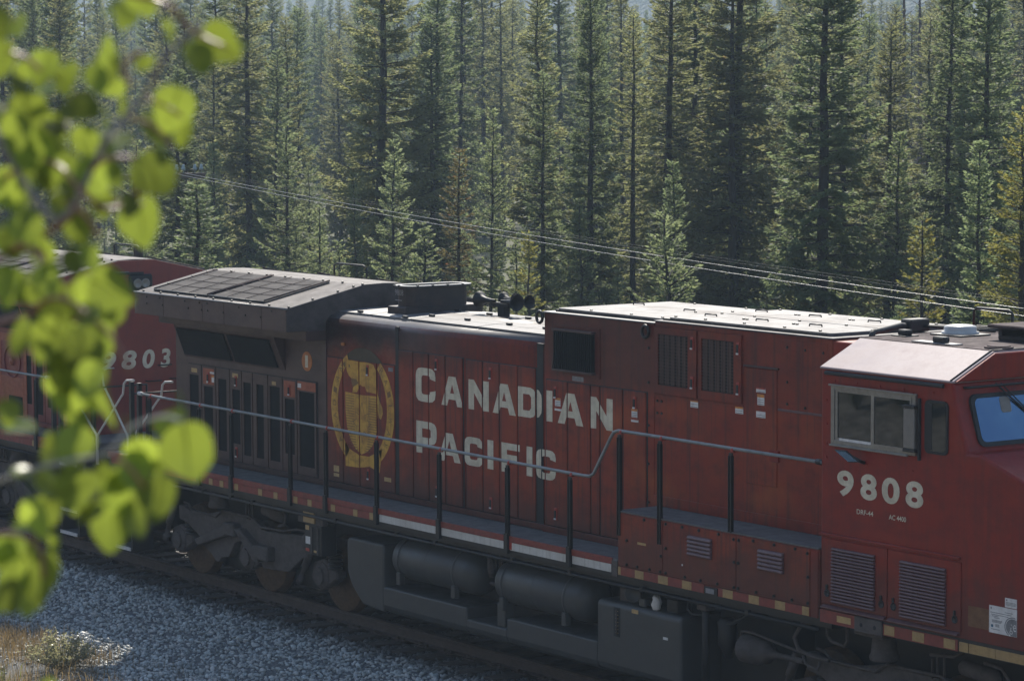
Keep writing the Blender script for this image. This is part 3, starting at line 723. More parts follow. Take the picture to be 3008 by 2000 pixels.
        m = MB(); put_text(m, '1', lambda u, v: (-.75 + .075 * u, -W - .009, 3.29 + .17 * v), .01); m.build('disc_figure', 'letter_white', c)
    # ---- walkway, sill, handrails
    for sy in (-1, 1):
        MB().box(-5.5, 7.23, sy * S, sy * W, 1.665, 1.706).build('walkway', 'walkway_grey', root)
        MB().box(-5.5, 7.13, sy * (S - .02), sy * (S + .010), 1.638, 1.712).build('sill_edge', 'tape_red', root, .003)
        MB().box(-5.5, 14.8, sy * (S - .05), sy * (S - .004), 1.50, 1.64).build('side_sill', 'black_steel', root)
        MB().box(-5.2, 10.9, sy * (S - .25), sy * (S - .07), 1.43, 1.50).build('lower_channel', 'black_steel', root)
    MB().box(-5.5, 14.8, -1.30, 1.30, 1.45, 1.66).build('underframe', 'black_steel', root)
    MB().box(-5.55, -4.48, -S, S, 1.60, 1.70).build('end_platform', 'walkway_grey', root)
    hb = MB().box(2.4, 2.46, -S + .03, -S + .07, 1.39, 1.44).build('pipe_clip', 'black_steel', root)
    for x in (-2.7, -1.9, -1.3, .9, 3.3, 5.0, 6.2, 7.6, 9.5): again(hb, root, x - 2.4)
    MB().tube([(-4.6, -S + .05, 1.40), (10.7, -S + .05, 1.40)], .022, 6).build('air_pipe', 'black_steel', root)
    rail_pts = [(-4.53, 2.655), (-4.16, 2.65), (-.14, 2.64), (3.5, 2.62), (6.52, 2.60), (6.64, 2.605), (6.72, 2.64), (7.06, 3.10), (7.12, 3.165), (7.21, 3.19), (8.03, 3.19), (9.3, 3.185), (10.79, 3.185)]
    for sy in (-1, 1):
        hr = MB().tube([(x, sy * 1.52, z) for x, z in rail_pts], .0195, 8).build('handrail', 'rail_grey', root)
        MB().lathe((-4.56, sy * 1.52, 2.655), (1, 0, 0), [(0, 0), (.004, .03), (.10, .03), (.104, .022)], 10).build('rail_cap', 'white_rail', hr)
        MB().lathe((10.70, sy * 1.52, 3.185), (1, 0, 0), [(0, .024), (.002, .032), (.08, .032)], 10).build('rail_socket', 'black_steel', hr)
        posts = [(-4.16, 2.64, 1.5), (-2.68, 2.63, 1.5), (-1.755, 2.63, 1.5), (-.145, 2.63, 1.5), (.78, 2.62, 1.5), (2.04, 2.61, 1.5), (3.51, 2.60, 1.5), (5.01, 2.59, 1.5), (6.30, 2.58, 1.5),
                 (7.27, 3.17, 1.99), (8.03, 3.17, 1.98), (9.30, 3.16, 2.27)]
        for x, zt, zb in posts:
            m = MB().box(x - .028, x + .028, sy * 1.545, sy * 1.562, zb, zt - .02).box(x - .028, x - .018, sy * 1.535, sy * 1.575, zb, zt - .05).box(x + .018, x + .028, sy * 1.535, sy * 1.575, zb, zt - .05)
            if zb < 1.8: m.box(x - .036, x + .036, sy * 1.556, sy * 1.592, 1.50, 1.74)
            m.build('handrail_post', 'black_steel', root)
            m = MB().lathe((x - .018, sy * 1.52, zt + .008), (1, 0, 0), [(0, .022), (.001, .029), (.035, .029), (.036, .022)], 10)
            m.build('rail_clamp', 'sticker_red' if near else 'rail_grey', hr)
    # reflective tape along the sill
    rb = MB().box(0, .105, -S - .008, -S, 1.543, 1.634).build('reflector', 'tape_yellow', root)
    o0 = rb.location.x; rb.location.x += (-4.9 if MIR is None else 4.9)
    xs = [-4.62, -4.10, -2.41, -2.1, -1.68, -1.02, -.6, -.07, .30, .90, 1.46, 1.86]
    for x in xs: again(rb, root, x + 4.9)
    MB().box(-5.4, 2.0, -S - .005, -S + .002, 1.543, 1.634).build('red_tape', 'tape_red', root)
    for a, b in ((2.10, 3.47), (3.555, 4.965), (5.06, 6.26), (6.345, 7.11)):
        MB().box(a, b, -S - .006, -S + .002, 1.543, 1.636).build('white_tape', 'tape_white', root)
    if not near: return
    MB().box(5.045, 5.10, -S - .007, -S + .002, 1.55, 1.655).build('red_flap', 'sticker_red', root)
    MB().box(7.125, 7.235, -S - .012, -S + .01, 1.50, 1.685).build('sill_bracket', 'truck_grime', root, .004)
    MB().box(4.94, 7.235, -.99, -.95, 1.708, 1.785).build('kick_plate', red, root, .004)
    # ---- equipment box under the cab walkway
    MB().box(7.24, 10.78, -S, S, 1.535, 2.262).build('equipment_box', red, root, .006)
    MB().box(7.235, 10.78, -S - .012, -.96, 2.262, 2.278).build('upper_walkway', 'walkway_grey', root)
    for a, b in ((7.25, 8.085), (8.095, 9.395), (9.41, 10.635)):
        MB().box(a, b, -S - .010, -S + .002, 1.645, 2.25).build('box_panel', red, root, .004)
    MB().box(10.65, 10.77, -S - .010, -S + .002, 1.53, 2.25).build('box_panel', redcab, root, .004)
    bo = MB().lathe((7.75, -S - .010, 2.225), (0, -1, 0), [(0, .02), (.006, .02), (.007, .013), (.018, .013), (.019, 0)], 6, False).build('box_bolt', 'black_steel', root)
    for x, z in ((8.02, 2.225), (8.15, 2.225), (8.45, 2.225), (8.75, 2.225), (9.1, 2.225), (9.36, 2.2), (9.45, 2.2), (9.7, 2.225), (10.05, 2.225), (10.4, 2.225), (10.6, 2.2), (7.42, 1.95), (8.05, 2.08), (8.06, 1.85), (8.15, 1.95),
                 (7.42, 1.67), (7.62, 1.67), (7.85, 1.67), (8.05, 1.67), (8.15, 1.67), (8.5, 1.67), (8.78, 1.67), (9.08, 1.67), (9.37, 1.67), (9.44, 1.67), (9.75, 1.67), (10.05, 1.67), (10.35, 1.67), (10.61, 1.95), (10.61, 1.67), (9.37, 1.95), (9.44, 1.95)):
        again(bo, root, x - 7.75, 0, z - 2.225)
    lv = None
    for x0 in (8.57, 9.80):
        for k in range(5):
            if lv is None:
                m = MB().prism([(-S - .010, 2.105), (-S - .045, 2.112), (-S - .050, 2.125), (-S - .036, 2.148), (-S - .010, 2.156)], 'x', 8.57, 8.985)
                lv = m.build('louvre', 'louvre_paint', root, .004)
            else: again(lv, root, x0 - 8.57, 0, -.045 * k)
    m = MB().box(7.255, 8.84, -S - .0125, -S + .002, 1.535, 1.632); m.build('red_tape', 'tape_red', root)
    MB().box(9.09, 10.64, -S - .0125, -S + .002, 1.535, 1.625).build('red_tape', 'tape_red', root)
    r2 = None
    for x, w in ((7.255, .05), (7.575, .165), (8.01, .18), (8.45, .17), (9.175, .175), (9.625, .175), (10.07, .17), (10.52, .11)):
        MB().box(x, x + w, -S - .0145, -S - .011, 1.538, 1.629).build('reflector', 'tape_yellow', root)
    ml = MB().box(8.85, 9.08, -S - .018, -S + .002, 1.535, 1.615).build('marker_frame', 'black_steel', root, .003)
    MB().box(8.885, 9.03, -S - .023, -S - .016, 1.548, 1.602).build('marker_lens', 'sticker_grey', ml)
    MB().box(7.62, 7.78, -S - .0125, -S - .009, 1.93, 1.957).build('warning_label', 'sticker_yellow', root)
    MB().box(8.44, 8.46, -S - .0125, -S - .009, 1.79, 1.81).build('paint_chip', 'sticker_white', root)
    # ---- blower and inverter cabinets behind the cab
    MB().box(4.95, 7.155, -.96, .96, 1.70, 4.385).build('blower_cabinet', red, root, .012, 2)
    MB().box(7.165, 10.30, -.965, .965, 2.25, 4.415).build('inverter_cabinet', red, root, .012, 2)
    MB().box(10.30, 10.80, -.965, .965, 2.25, 4.40).build('cab_link', redcab, root, .01)
    MB().box(4.93, 7.165, -.975, .975, 4.385, 4.402).build('cabinet_rim', 'roof_soot', root, .004)
    MB().box(7.158, 10.32, -.98, .98, 4.415, 4.432).build('cabinet_rim', 'roof_grey', root, .004)
    def plate(x0, x1, y0, y1, z0, z1, mt, cut=0.0):
        pl = [(x0 + cut, y0), (x1 - cut * .2, y0), (x1, y0 + cut * .4), (x1, y1), (x0, y1), (x0, y0 + cut)]
        return MB().prism(pl, 'z', z0, z1).build('roof_plate', mt, root, .005)
    plate(5.06, 7.20, -.86, .90, 4.402, 4.445, 'roof_grey', .05)
    MB().box(5.06, 7.2, -.87, .91, 4.403, 4.428).build('plate_gasket', 'rubber', root)
    plate(7.22, 10.18, -.88, -.02, 4.432, 4.470, 'roof_grey', .12)
    plate(7.22, 10.18, -.005, .90, 4.432, 4.472, 'roof_grey', .05)
    MB().box(7.22, 10.10, -.89, .91, 4.433, 4.455).build('plate_gasket', 'rubber', root)
    hb0 = None
    for x, y in ((7.50, -.42), (8.43, -.42), (9.36, -.42), (7.36, .45), (8.33, .45), (9.35, .45), (6.5, .05), (5.3, .2)):
        z = 4.47 if x > 7.2 else 4.445
        if hb0 is None:
            hb0 = MB().tube([(x - .09, y, z), (x - .085, y, z + .022), (x + .085, y + .03, z + .022), (x + .09, y + .03, z)], .009, 5).build('lift_handle', 'black_steel', root); h3 = (x, y, z)
        else: again(hb0, root, x - h3[0], y - h3[1], z - h3[2])
    rb2 = MB().lathe((5.7, -.80, 4.443), (0, 0, 1), [(0, .018), (.016, .018), (.02, 0)], 6, False).build('plate_bolt', 'black_steel', root)
    for x, y in ((6.5, -.8), (7.1, -.8), (7.35, -.8), (7.9, -.8), (8.6, -.8), (9.3, -.8), (9.9, -.8), (7.3, -.08), (7.9, -.08), (8.7, -.08), (9.5, -.08), (10.0, .8), (9.1, .8), (8.2, .8), (7.3, .8), (6.6, .85), (5.6, .85), (7.1, .1), (6.9, .4),
                 (6.7, .0), (8.12, -.42), (8.18, -.42), (9.0, -.42), (9.06, -.42), (8.0, .45), (8.06, .45), (8.95, .45), (9.01, .45)):
        again(rb2, root, x - 5.7, y + .8, .027 if x > 7.2 else 0)
    for x, z in ((4.90, 4.33), (7.02, 4.29)):
        an = [i * 2 * pi / 14 for i in range(15)]
        MB().tube([(x, -.97 - .0 , z)] and [(x + .062 * cos(a), -.995, z + .07 * sin(a)) for a in an], .020, 7, False).build('lift_eye', 'black_steel', root)
    # air intake box with vertical slats
    li = MB().frame(5.16, 6.10, 3.66, 4.26, 5.22, 6.00, 3.72, 4.20, -.972, -.955).build('intake_plate', red, root)
    MB().box(5.22, 6.0, -.968, -.955, 3.72, 4.2).build('intake_back', 'gap_black', root)
    s0 = None
    for k in range(20):
        x = 5.235 + k * .0395
        if s0 is None: s0 = MB().prism([(x, -1.03), (x + .022, -1.03), (x + .012, -.97), (x - .010, -.97)], 'z', 3.73, 4.19).build('slat', 'screen_black', root)
        else: again(s0, root, k * .0395)
    MB().box(5.20, 6.02, -1.04, -.965, 4.19, 4.215).build('intake_hood', 'radiator_paint', root, .004)
    MB().box(5.20, 6.02, -1.035, -.965, 3.705, 3.728).build('intake_sill', 'radiator_paint', root, .004)
    MB().prism([(-.97, 3.73), (-1.035, 3.73), (-.97, 4.2)], 'x', 5.20, 5.215).build('intake_cheek', 'radiator_paint', root)
    MB().box(5.53, 5.76, -.9625, -.958, 3.60, 3.66).build('maker_plate', 'sticker_grey', root)
    # screened doors
    for a, b, g0, g1 in ((7.175, 7.965, 7.25, 7.81), (8.005, 8.775, 8.06, 8.64)):
        d = MB().frame(a, b, 3.59, 4.36, g0, g1, 3.69, 4.28, -.988, -.962).build('cabinet_door', red, root)
        MB().box(g0, g1, -.970, -.962, 3.69, 4.28).build('filter_back', 'gap_black', d)
        for k in range(5): MB().box(g0 + .02 + k * (g1 - g0 - .04) / 5, g0 + .02 + (k + .62) * (g1 - g0 - .04) / 5, -.974, -.968, 3.70, 4.27).build('filter_slat', 'radiator_paint', d)
        m = MB()
        for k in range(1, 16): z = 3.69 + k * .59 / 16; m.box(g0, g1, -.984, -.980, z - .003, z + .003)
        for k in range(1, 11): x = g0 + k * (g1 - g0) / 11; m.box(x - .003, x + .003, -.980, -.976, 3.69, 4.28)
        m.build('wire_mesh', 'radiator_paint', d)
        for z in (3.76, 4.21): latch(g1 + .085, z, .988, root)
    MB().box(7.165, 8.79, -.972, -.96, 3.555, 3.583).build('door_ledge', red, root, .003)
    MB().box(9.39, 10.76, -.975, -.96, 3.572, 3.598).build('side_moulding', 'louvre_paint', root, .003)
    MB().box(8.835, 9.38, -.977, -.96, 2.72, 4.015).build('access_door', red, root, .006)
    MB().box(8.80, 9.41, -.985, -.96, 4.02, 4.04).build('door_drip', 'radiator_paint', root, .003)
    MB().box(9.26, 9.42, -.985, -.96, 3.0, 3.13).build('door_lock', redcab, root, .006)
    MB().box(9.43, 10.22, -.9685, -.96, 3.66, 4.36).build('bolted_panel', red, root, .003)
    for x0, x1, z0, z1, mt in ((7.16, 10.77, 2.28, 2.40, red),):
        MB().box(x0, x1, -.982, -.96, z0, z1).build('kick_plate', mt, root, .004)
    sb = MB().lathe((9.55, -.968, 4.28), (0, -1, 0), [(0, .016), (.012, .016), (.014, 0)], 6, False).build('panel_bolt', 'black_steel', root)
    for x, z in ((9.85, 4.27), (10.15, 4.26), (9.55, 3.9), (9.55, 3.66), (9.85, 3.64), (7.22, 3.50), (7.30, 3.50), (7.22, 3.36), (7.30, 3.36), (7.05, 4.1), (7.05, 3.7), (7.05, 3.2), (7.05, 2.75), (7.05, 2.3)): again(sb, root, x - 9.55, 0.004, z - 4.28)
    # stickers
    def sticker(x0, x1, z0, z1, y, mt='sticker_white', band=None, bands=0):
        o = MB().box(x0, x1, -y - .003, -y, z0, z1).build('warning_sticker', mt, root)
        if band: MB().box(x0, x1, -y - .0045, -y - .002, z1 - (z1 - z0) * .28, z1).build('sticker_band', band, o)
        m = MB()
        for k in range(bands):
            z = z0 + (z1 - z0) * (.08 + .6 * k / max(1, bands)); m.box(x0 + .012, x1 - .012, -y - .0042, -y - .0025, z, z + .006)
        if bands: m.build('sticker_print', 'sticker_grey', o)
    sticker(7.84, 7.98, 3.48, 3.57, .967, 'sticker_white', 'sticker_orange', 2)
    sticker(8.65, 8.79, 3.48, 3.56, .967, 'sticker_white', 'sticker_orange', 2)
    sticker(9.03, 9.19, 3.75, 3.80, .977, 'sticker_white', 'sticker_red', 1)
    sticker(9.05, 9.17, 3.61, 3.73, .977, 'sticker_white', 'sticker_orange', 3)
    sticker(9.03, 9.19, 3.47, 3.54, .977, 'sticker_white', None, 2)
    for x0 in (6.74, 5.20):
        sticker(x0, x0 + .11, 3.27, 3.37, .978, 'sticker_white', 'sticker_orange', 3)
        sticker(x0 - .01, x0 + .13, 3.215, 3.25, .978, 'sticker_white', 'sticker_red', 0)
    sticker(-3.97, -3.80, 2.985, 3.045, .96, 'sticker_yellow'); sticker(-3.41, -3.29, 3.0, 3.03, .9625); sticker(-3.36, -3.29, 2.88, 2.98, .9625, 'sticker_white', 'sticker_orange')
    sticker(-2.76, -2.60, 3.0, 3.06, .96, 'sticker_yellow'); sticker(-1.64, -1.53, 2.98, 3.03, .96, 'sticker_yellow'); sticker(-.93, -.84, 3.0, 3.06, .9625)
    sticker(0.0, .14, 1.935, 2.02, .958, 'sticker_yellow'); sticker(0.0, .14, 1.87, 1.915, .958, 'sticker_yellow'); sticker(1.28, 1.45, 1.935, 1.99, .958, 'sticker_yellow'); sticker(1.40, 1.51, 3.40, 3.45, .958, 'sticker_grey')
    MB().box(.225, .295, -W - .03, -W, 3.66, 3.70).build('lamp_bracket', 'orange_disc', root, .004)
    # ---- exhaust stack
    def rrect(x0, x1, y0, y1, r, n=5):
        out = []
        for cx, cy, a in ((x1 - r, y1 - r, 0), (x0 + r, y1 - r, 90), (x0 + r, y0 + r, 180), (x1 - r, y0 + r, 270)):
            for k in range(n + 1): an = radians(a + 90 * k / n); out.append((cx + r * cos(an), cy + r * sin(an)))
        return out
    MB().box(.66, 1.12, -.50, .74, 4.06, 4.20).build('stack_base', 'stack_rust', root, .01)
    outer = rrect(.70, 1.09, -.42, .56, .15); inner = rrect(.74, 1.05, -.38, .52, .12)
    n = len(outer); m = MB()
    m.add([(x, y, 4.19) for x, y in outer] + [(x, y, 4.465) for x, y in outer] + [(x, y, 4.465) for x, y in inner] + [(x, y, 4.2) for x, y in inner],
          [(k + a * n, (k + 1) % n + a * n, (k + 1) % n + (a + 1) * n, k + (a + 1) * n) for a in range(3) for k in range(n)], False)
    st = m.build('exhaust_stack', 'stack_rust', root)
    ro = rrect(.645, 1.145, -.475, .615, .17); m = MB()
    m.add([(x, y, 4.463) for x, y in ro] + [(x, y, 4.481) for x, y in ro] + [(x, y, 4.481) for x, y in inner] + [(x, y, 4.463) for x, y in inner],
          [(k + a * n, (k + 1) % n + a * n, (k + 1) % n + ((a + 1) % 4) * n, k + ((a + 1) % 4) * n) for a in range(4) for k in range(n)])
    m.build('stack_rim', 'stack_rim', st)
    for x, y in ((1.135, -.32), (1.135, -.08), (1.135, .16), (1.135, .40), (.78, -.46), (.9, -.465)):
        MB().lathe((x, y, 4.455), (0, 0, 1), [(0, .018), (.034, .018), (.036, 0)], 6, False).build('rim_bolt', 'black_steel', st)
    m = MB(); put_text(m, '9808', lambda u, v: (.735 + .20 * u, -.4235 + (0 if u < .55 else max(0, (.735 + .20 * u - .93)) * .05), 4.345 + .075 * v), -.012); m.build('chalk_number', 'chalk', st)
    MB().box(.74, .90, -.4235, -.42, 4.275, 4.282).build('chalk_line', 'chalk', st)
    # ---- air horn
    hz = 4.315; hy = .30
    hp = MB().box(2.17, 2.33, hy - .05, hy + .05, 4.11, 4.25).build('horn_mount', 'rubber', root, .01)
    m = MB().box(2.02, 2.44, hy - .05, hy + .05, 4.235, 4.30).build('horn_manifold', 'rubber', hp, .015)
    bell = [(0, .02), (.10, .026), (.20, .036), (.28, .052), (.335, .08), (.36, .112), (.365, .112), (.355, .10), (.30, .05), (.2, .02)]
    for x, sx, y, zz in ((2.28, 1, hy - .06, hz + .005), (2.14, -1, hy - .06, hz), (2.10, 1, hy + .10, hz + .02), (2.34, -1, hy + .14, hz + .015), (2.26, 1, hy + .2, hz + .0)):
        L = 1.0 if y < hy else .8
        MB().lathe((x, y, zz), (sx, 0, 0), [(t * L, r * (1 if y < hy else .82)) for t, r in bell], 22).build('horn_bell', 'rubber', hp)
    # ---- lettering on the doors
    def word(glyphs, y, seams, name):
        for ch, x0, x1, z0, z1 in glyphs:
            m = MB(); v, f = sheet_tris([[(x0 + (x1 - x0) * u, z0 + (z1 - z0) * w) for u, w in l] for l in GL[ch]], -y)
            m.add(v, f); me = m.data('letter'); cut_slots(me, seams, .012); o = link('letter', me, 'letter_white', root)
    zt, zb = 3.445, 3.068
    seam = [1.99, 2.36, 2.75, 3.15, 3.60, 3.97, 4.37, 4.76]
    hs = [5.45, 5.92, 6.11, 6.56]
    word([('C', 2.065, 2.53, 3.07, 3.51), ('A', 2.665, 3.165, zb, zt), ('N', 3.29, 3.745, zb, zt), ('A', 3.83, 4.335, zb, zt), ('D', 4.385, 4.775, zb + .005, zt)], W + .0205, seam + [3.185], 'lettering')
    m = MB(); v, f = sheet_tris([[(4.385 + .49 * u, zb + .005 + (zt - zb - .005) * w) for u, w in GL['D'][0]], [(4.385 + .49 * u, zb + .005 + (zt - zb - .005) * w) for u, w in GL['D'][1]]], -W - .0085); m.add(v, f)
    me = m.data('letter'); bm = bmesh.new(); bm.from_mesh(me); bmesh.ops.bisect_plane(bm, geom=bm.verts[:] + bm.edges[:] + bm.faces[:], plane_co=(4.775, 0, 0), plane_no=(1, 0, 0))
    bmesh.ops.delete(bm, geom=[q for q in bm.faces if q.calc_center_median().x < 4.775], context='FACES'); bm.to_mesh(me); bm.free(); link('letter', me, 'letter_white', root)
    word([('I', 5.02, 5.145, zb, zt), ('A', 5.255, 5.78, zb, zt), ('N', 5.92, 6.37, zb, zt)], .9805, hs, 'lettering')
    zt, zb = 2.715, 2.35
    word([('P', 2.07, 2.55, 2.40, 2.815), ('A', 2.585, 3.10, zb, zt), ('C', 3.195, 3.60, zb, zt), ('I', 3.71, 3.84, zb, zt), ('F', 4.02, 4.42, zb, zt), ('I', 4.565, 4.69, zb, zt)], W + .0205, seam, 'lettering')
    word([('C', 4.80, 5.21, zb, zt)], .9805, [4.915, 4.99], 'lettering')
    # ---- gold beaver crest
    es = [.25, .67, 1.11]
    def flat(polys, mt, y, parent, name='crest_shape', slots=es, zsplit=None):
        m = MB()
        for loops in polys:
            v, f = sheet_tris(loops, -y); m.add(v, f)
        me = m.data(name); cut_slots(me, slots, .012); return link(name, me, mt, parent)
    shield = [(.315, 3.045), (.74, 3.03), (1.12, 3.045), (1.13, 2.80), (1.10, 2.56), (1.0, 2.38), (.86, 2.28), (.72, 2.235), (.58, 2.29), (.45, 2.40), (.36, 2.56), (.32, 2.80)]
    ring = flat([[shield]], 'gold', W + .0205, root, 'crest')
    flat([[ellipse(.745, 2.84, .795, .80, radians(118), radians(238), 24) + ellipse(.745, 2.86, .625, .69, radians(238), radians(122), 24)]], 'gold', W + .0205, ring, 'crest_ring')
    flat([[ellipse(.745, 2.84, .795, .80, radians(-54), radians(55), 24) + ellipse(.745, 2.86, .615, .69, radians(52), radians(-50), 24)]], 'gold', W + .0205, ring, 'crest_ring')
    flat([[[(.30, 2.36), (.42, 2.28), (.66, 2.22), (.9, 2.22), (1.06, 2.28), (1.23, 2.36), (1.17, 2.03), (.92, 2.09), (.66, 2.05), (.31, 2.04)]]], 'gold', W + .0205, ring)
    flat([[ellipse(.745, 2.84, .795, .82, radians(45), radians(130), 20) + ellipse(.745, 2.84, .60, .64, radians(128), radians(48), 20)]], 'gold_soot', W + .0045, ring, 'crest_shape', [])
    beaver = [(.255, 3.42), (.36, 3.475), (.52, 3.478), (.70, 3.47), (.9, 3.478), (1.03, 3.46), (1.10, 3.38), (1.115, 3.22), (1.135, 3.07), (1.19, 2.98), (1.25, 2.90), (1.26, 2.82), (1.215, 2.745), (1.165, 2.76), (1.135, 2.86), (1.12, 3.0), (1.09, 3.075),
              (.93, 3.085), (.86, 3.085), (.82, 3.15), (.76, 3.145), (.70, 3.17), (.66, 3.115), (.62, 3.06), (.50, 3.05), (.52, 3.12), (.60, 3.19), (.585, 3.235), (.48, 3.235), (.41, 3.27), (.36, 3.33), (.345, 3.385)]
    flat([[beaver]], 'gold', W + .0225, ring)
    flat([[[(.47, 3.235), (.60, 3.235), (.66, 3.19), (.63, 3.17), (.52, 3.12), (.49, 3.16)]], [ellipse(.43, 3.40, .018, .02, n=10)], [[(.255, 3.42), (.30, 3.37), (.335, 3.40), (.33, 3.45)]]], 'gold_dark', W + .0235, ring)
    m = MB()
    for k in range(22):
        z = 2.995 - k * .034
        def half(z): return .43 if z > 2.8 else .43 * (1 - ((2.8 - z) / .60) ** 2.2) ** .5
        h = half(max(z, 2.24))
        for a, b in ((.725 - h * .93, .725 - h * .42), (.725 + h * .42, .725 + h * .93)):
            if b - a > .03: m.add([(a, -W - .0212, z), (b, -W - .0212, z), (b, -W - .0212, z + .009), (a, -W - .0212, z + .009)], [(0, 1, 2, 3)])
    me = m.data('crest_line'); cut_slots(me, es, .012); link('crest_line', me, 'gold_dark', ring)['kind'] = 'stuff'
    leaf = [(.74, 2.40), (.70, 2.55), (.58, 2.50), (.60, 2.60), (.50, 2.66), (.60, 2.70), (.57, 2.80), (.67, 2.76), (.74, 2.93), (.80, 2.76), (.90, 2.80), (.87, 2.70), (.97, 2.66), (.87, 2.60), (.89, 2.50), (.78, 2.55)]
    m = MB()
    for (a, b) in zip(leaf, leaf[1:] + leaf[:1]):
        dx, dz = b[0] - a[0], b[1] - a[1]; L = math.hypot(dx, dz); nx, nz = -dz / L * .004, dx / L * .004
        m.add([(a[0] - nx, -W - .0214, a[1] - nz), (b[0] - nx, -W - .0214, b[1] - nz), (b[0] + nx, -W - .0214, b[1] + nz), (a[0] + nx, -W - .0214, a[1] + nz)], [(0, 1, 2, 3)])
    me = m.data('crest_leaf'); cut_slots(me, es, .012); link('crest_leaf', me, 'gold_dark', ring)
    m = MB(); txt = 'CANADIAN'
    for k, ch in enumerate(txt):
        an = radians(232 - k * 13.5); cx, cz = .745 + .71 * cos(an), 2.85 + .745 * sin(an); ux, uz = cos(an - pi / 2), sin(an - pi / 2)
        put_text(m, ch, lambda u, v: (cx + (u - .5) * .075 * ux - (v - .5) * .085 * uz, -W - .0214, cz + (u - .5) * .075 * uz + (v - .5) * .085 * ux))
    for k, ch in enumerate('RAILWAY'):
        an = radians(46 - k * 13.5); cx, cz = .745 + .705 * cos(an), 2.85 + .745 * sin(an); ux, uz = cos(an - pi / 2), sin(an - pi / 2)
        put_text(m, ch, lambda u, v: (cx + (u - .5) * .075 * ux - (v - .5) * .085 * uz, -W - .0214, cz + (u - .5) * .075 * uz + (v - .5) * .085 * ux))
    link('crest_lettering', m.data('crest_lettering'), 'gold_dark', ring)['kind'] = 'stuff'
    # ---- cab
    cy = 1.535
    side = [(10.77, 1.49), (10.77, 4.19), (12.775, 4.19), (12.83, 3.95), (12.99, 3.50), (13.18, 3.50), (13.85, 3.28), (14.5, 3.06), (14.72, 2.9), (14.86, 2.3), (14.86, 1.49)]
    MB().prism(side, 'y', -cy, cy).build('cab_body', redcab, root, .035, 3)
    m = MB(); x0, x1 = 10.77, 12.775
    pr = [(-cy - .012, 4.175), (-cy - .012, 4.195), (-1.0, 4.465), (1.0, 4.465), (cy + .012, 4.195), (cy + .012, 4.175)]
    m.prism(pr, 'x', x0 - .005, x1 + .02)
    ro = m.build('cab_roof', 'roof_glare', root, .018, 2)
    MB().box(x0, x1 + .01, -.985, .985, 4.46, 4.474).build('roof_mat', 'roof_dark', root, .004)
    MB().prism([(-1.53, 4.19), (-1.0, 4.452), (1.0, 4.452), (1.53, 4.19)], 'x', x1, x1 + .06).build('cab_brow', redcab, root, .01)
    MB().tube([(x1 - .02, -1.545, 4.20), (x1 - .02, -1.0, 4.472), (x1 - .02, 1.0, 4.472), (x1 - .02, 1.545, 4.20)], .010, 6).build('roof_seam', 'rubber', root)
    MB().prism([(-cy, 4.165), (-cy - .035, 4.150), (-cy - .035, 4.125), (-cy, 4.115)], 'x', 10.86, 12.66).build('drip_rail', 'rubber', root, .004)
    # sliding side window
    wn = MB().frame(10.965, 12.265, 3.40, 4.02, 11.02, 12.215, 3.45, 3.975, -cy - .030, -cy + .01).build('side_window', 'aluminium', root, .004)
    MB().frame(11.03, 11.64, 3.445, 3.98, 11.065, 11.605, 3.475, 3.955, -cy - .022, -cy).build('sash', 'aluminium', wn)
    MB().frame(11.60, 12.21, 3.435, 3.985, 11.645, 12.185, 3.465, 3.955, -cy - .034, -cy - .020).build('sash', 'aluminium', wn)
    MB().box(11.06, 11.61, -cy - .012, -cy - .008, 3.47, 3.96).build('pane', 'window_glass', wn)
    MB().box(11.64, 12.19, -cy - .027, -cy - .024, 3.46, 3.96).build('pane', 'window_glass', wn)
    MB().box(10.94, 12.29, -cy - .045, -cy - .02, 4.012, 4.03).build('window_hood', 'aluminium', wn, .003)
    MB().box(10.96, 12.16, -cy - .05, -cy - .02, 3.385, 3.402).build('window_sill', 'aluminium', wn, .003)
    MB().box(11.10, 11.60, -cy - .026, -cy - .02, 3.448, 3.475).build('sash_strip', 'sticker_white', wn)
    wd = MB().box(12.135, 12.295, -cy - .075, -cy - .055, 3.475, 3.885).build('wind_deflector', 'deflector_grey', root, .012, 2)
    MB().box(12.12, 12.31, -cy - .085, -cy - .02, 3.885, 3.915).build('deflector_bracket', 'black_steel', wd, .004)
    MB().box(12.13, 12.31, -cy - .08, -cy - .02, 3.44, 3.472).build('deflector_bracket', 'black_steel', wd, .004)
    MB().box(12.30, 12.325, -cy - .035, -cy - .0, 3.36, 3.99).build('deflector_post', 'rubber', wd, .004)
    # small fixed window
    def rr(x0, x1, z0, z1, r, n=5):
        out = []
        for cx, cz, a in ((x1 - r, z1 - r, 0), (x0 + r, z1 - r, 90), (x0 + r, z0 + r, 180), (x1 - r, z0 + r, 270)):
            for k in range(n + 1): an = radians(a + 90 * k / n); out.append((cx + r * cos(an), cz + r * sin(an)))
        return out
    fw = MB().prism(rr(12.385, 12.725, 3.445, 3.985, .06), 'y', -cy - .014, -cy + .01).build('fixed_window', 'rubber', root)
    MB().prism(rr(12.42, 12.70, 3.475, 3.96, .045), 'y', -cy - .017, -cy - .012).build('pane', 'window_glass', fw)
    MB().box(12.42, 12.50, -cy - .0195, -cy - .0165, 3.485, 3.95).build('window_channel', 'rubber', fw)
    # mirror below the window
    mr = MB().tube([(11.47, -cy - .0, 3.25), (11.47, -cy - .06, 3.27), (11.43, -cy - .12, 3.31)], .018, 6).build('mirror_arm', 'black_steel', root)
    q = [Vector(p) for p in ((11.215, -cy - .20, 3.375), (11.35, -cy - .16, 3.375), (11.505, -cy - .10, 3.265), (11.375, -cy - .14, 3.255))]
    nn = (q[1] - q[0]).cross(q[3] - q[0]).normalized(); nn = nn if nn.y < 0 else -nn
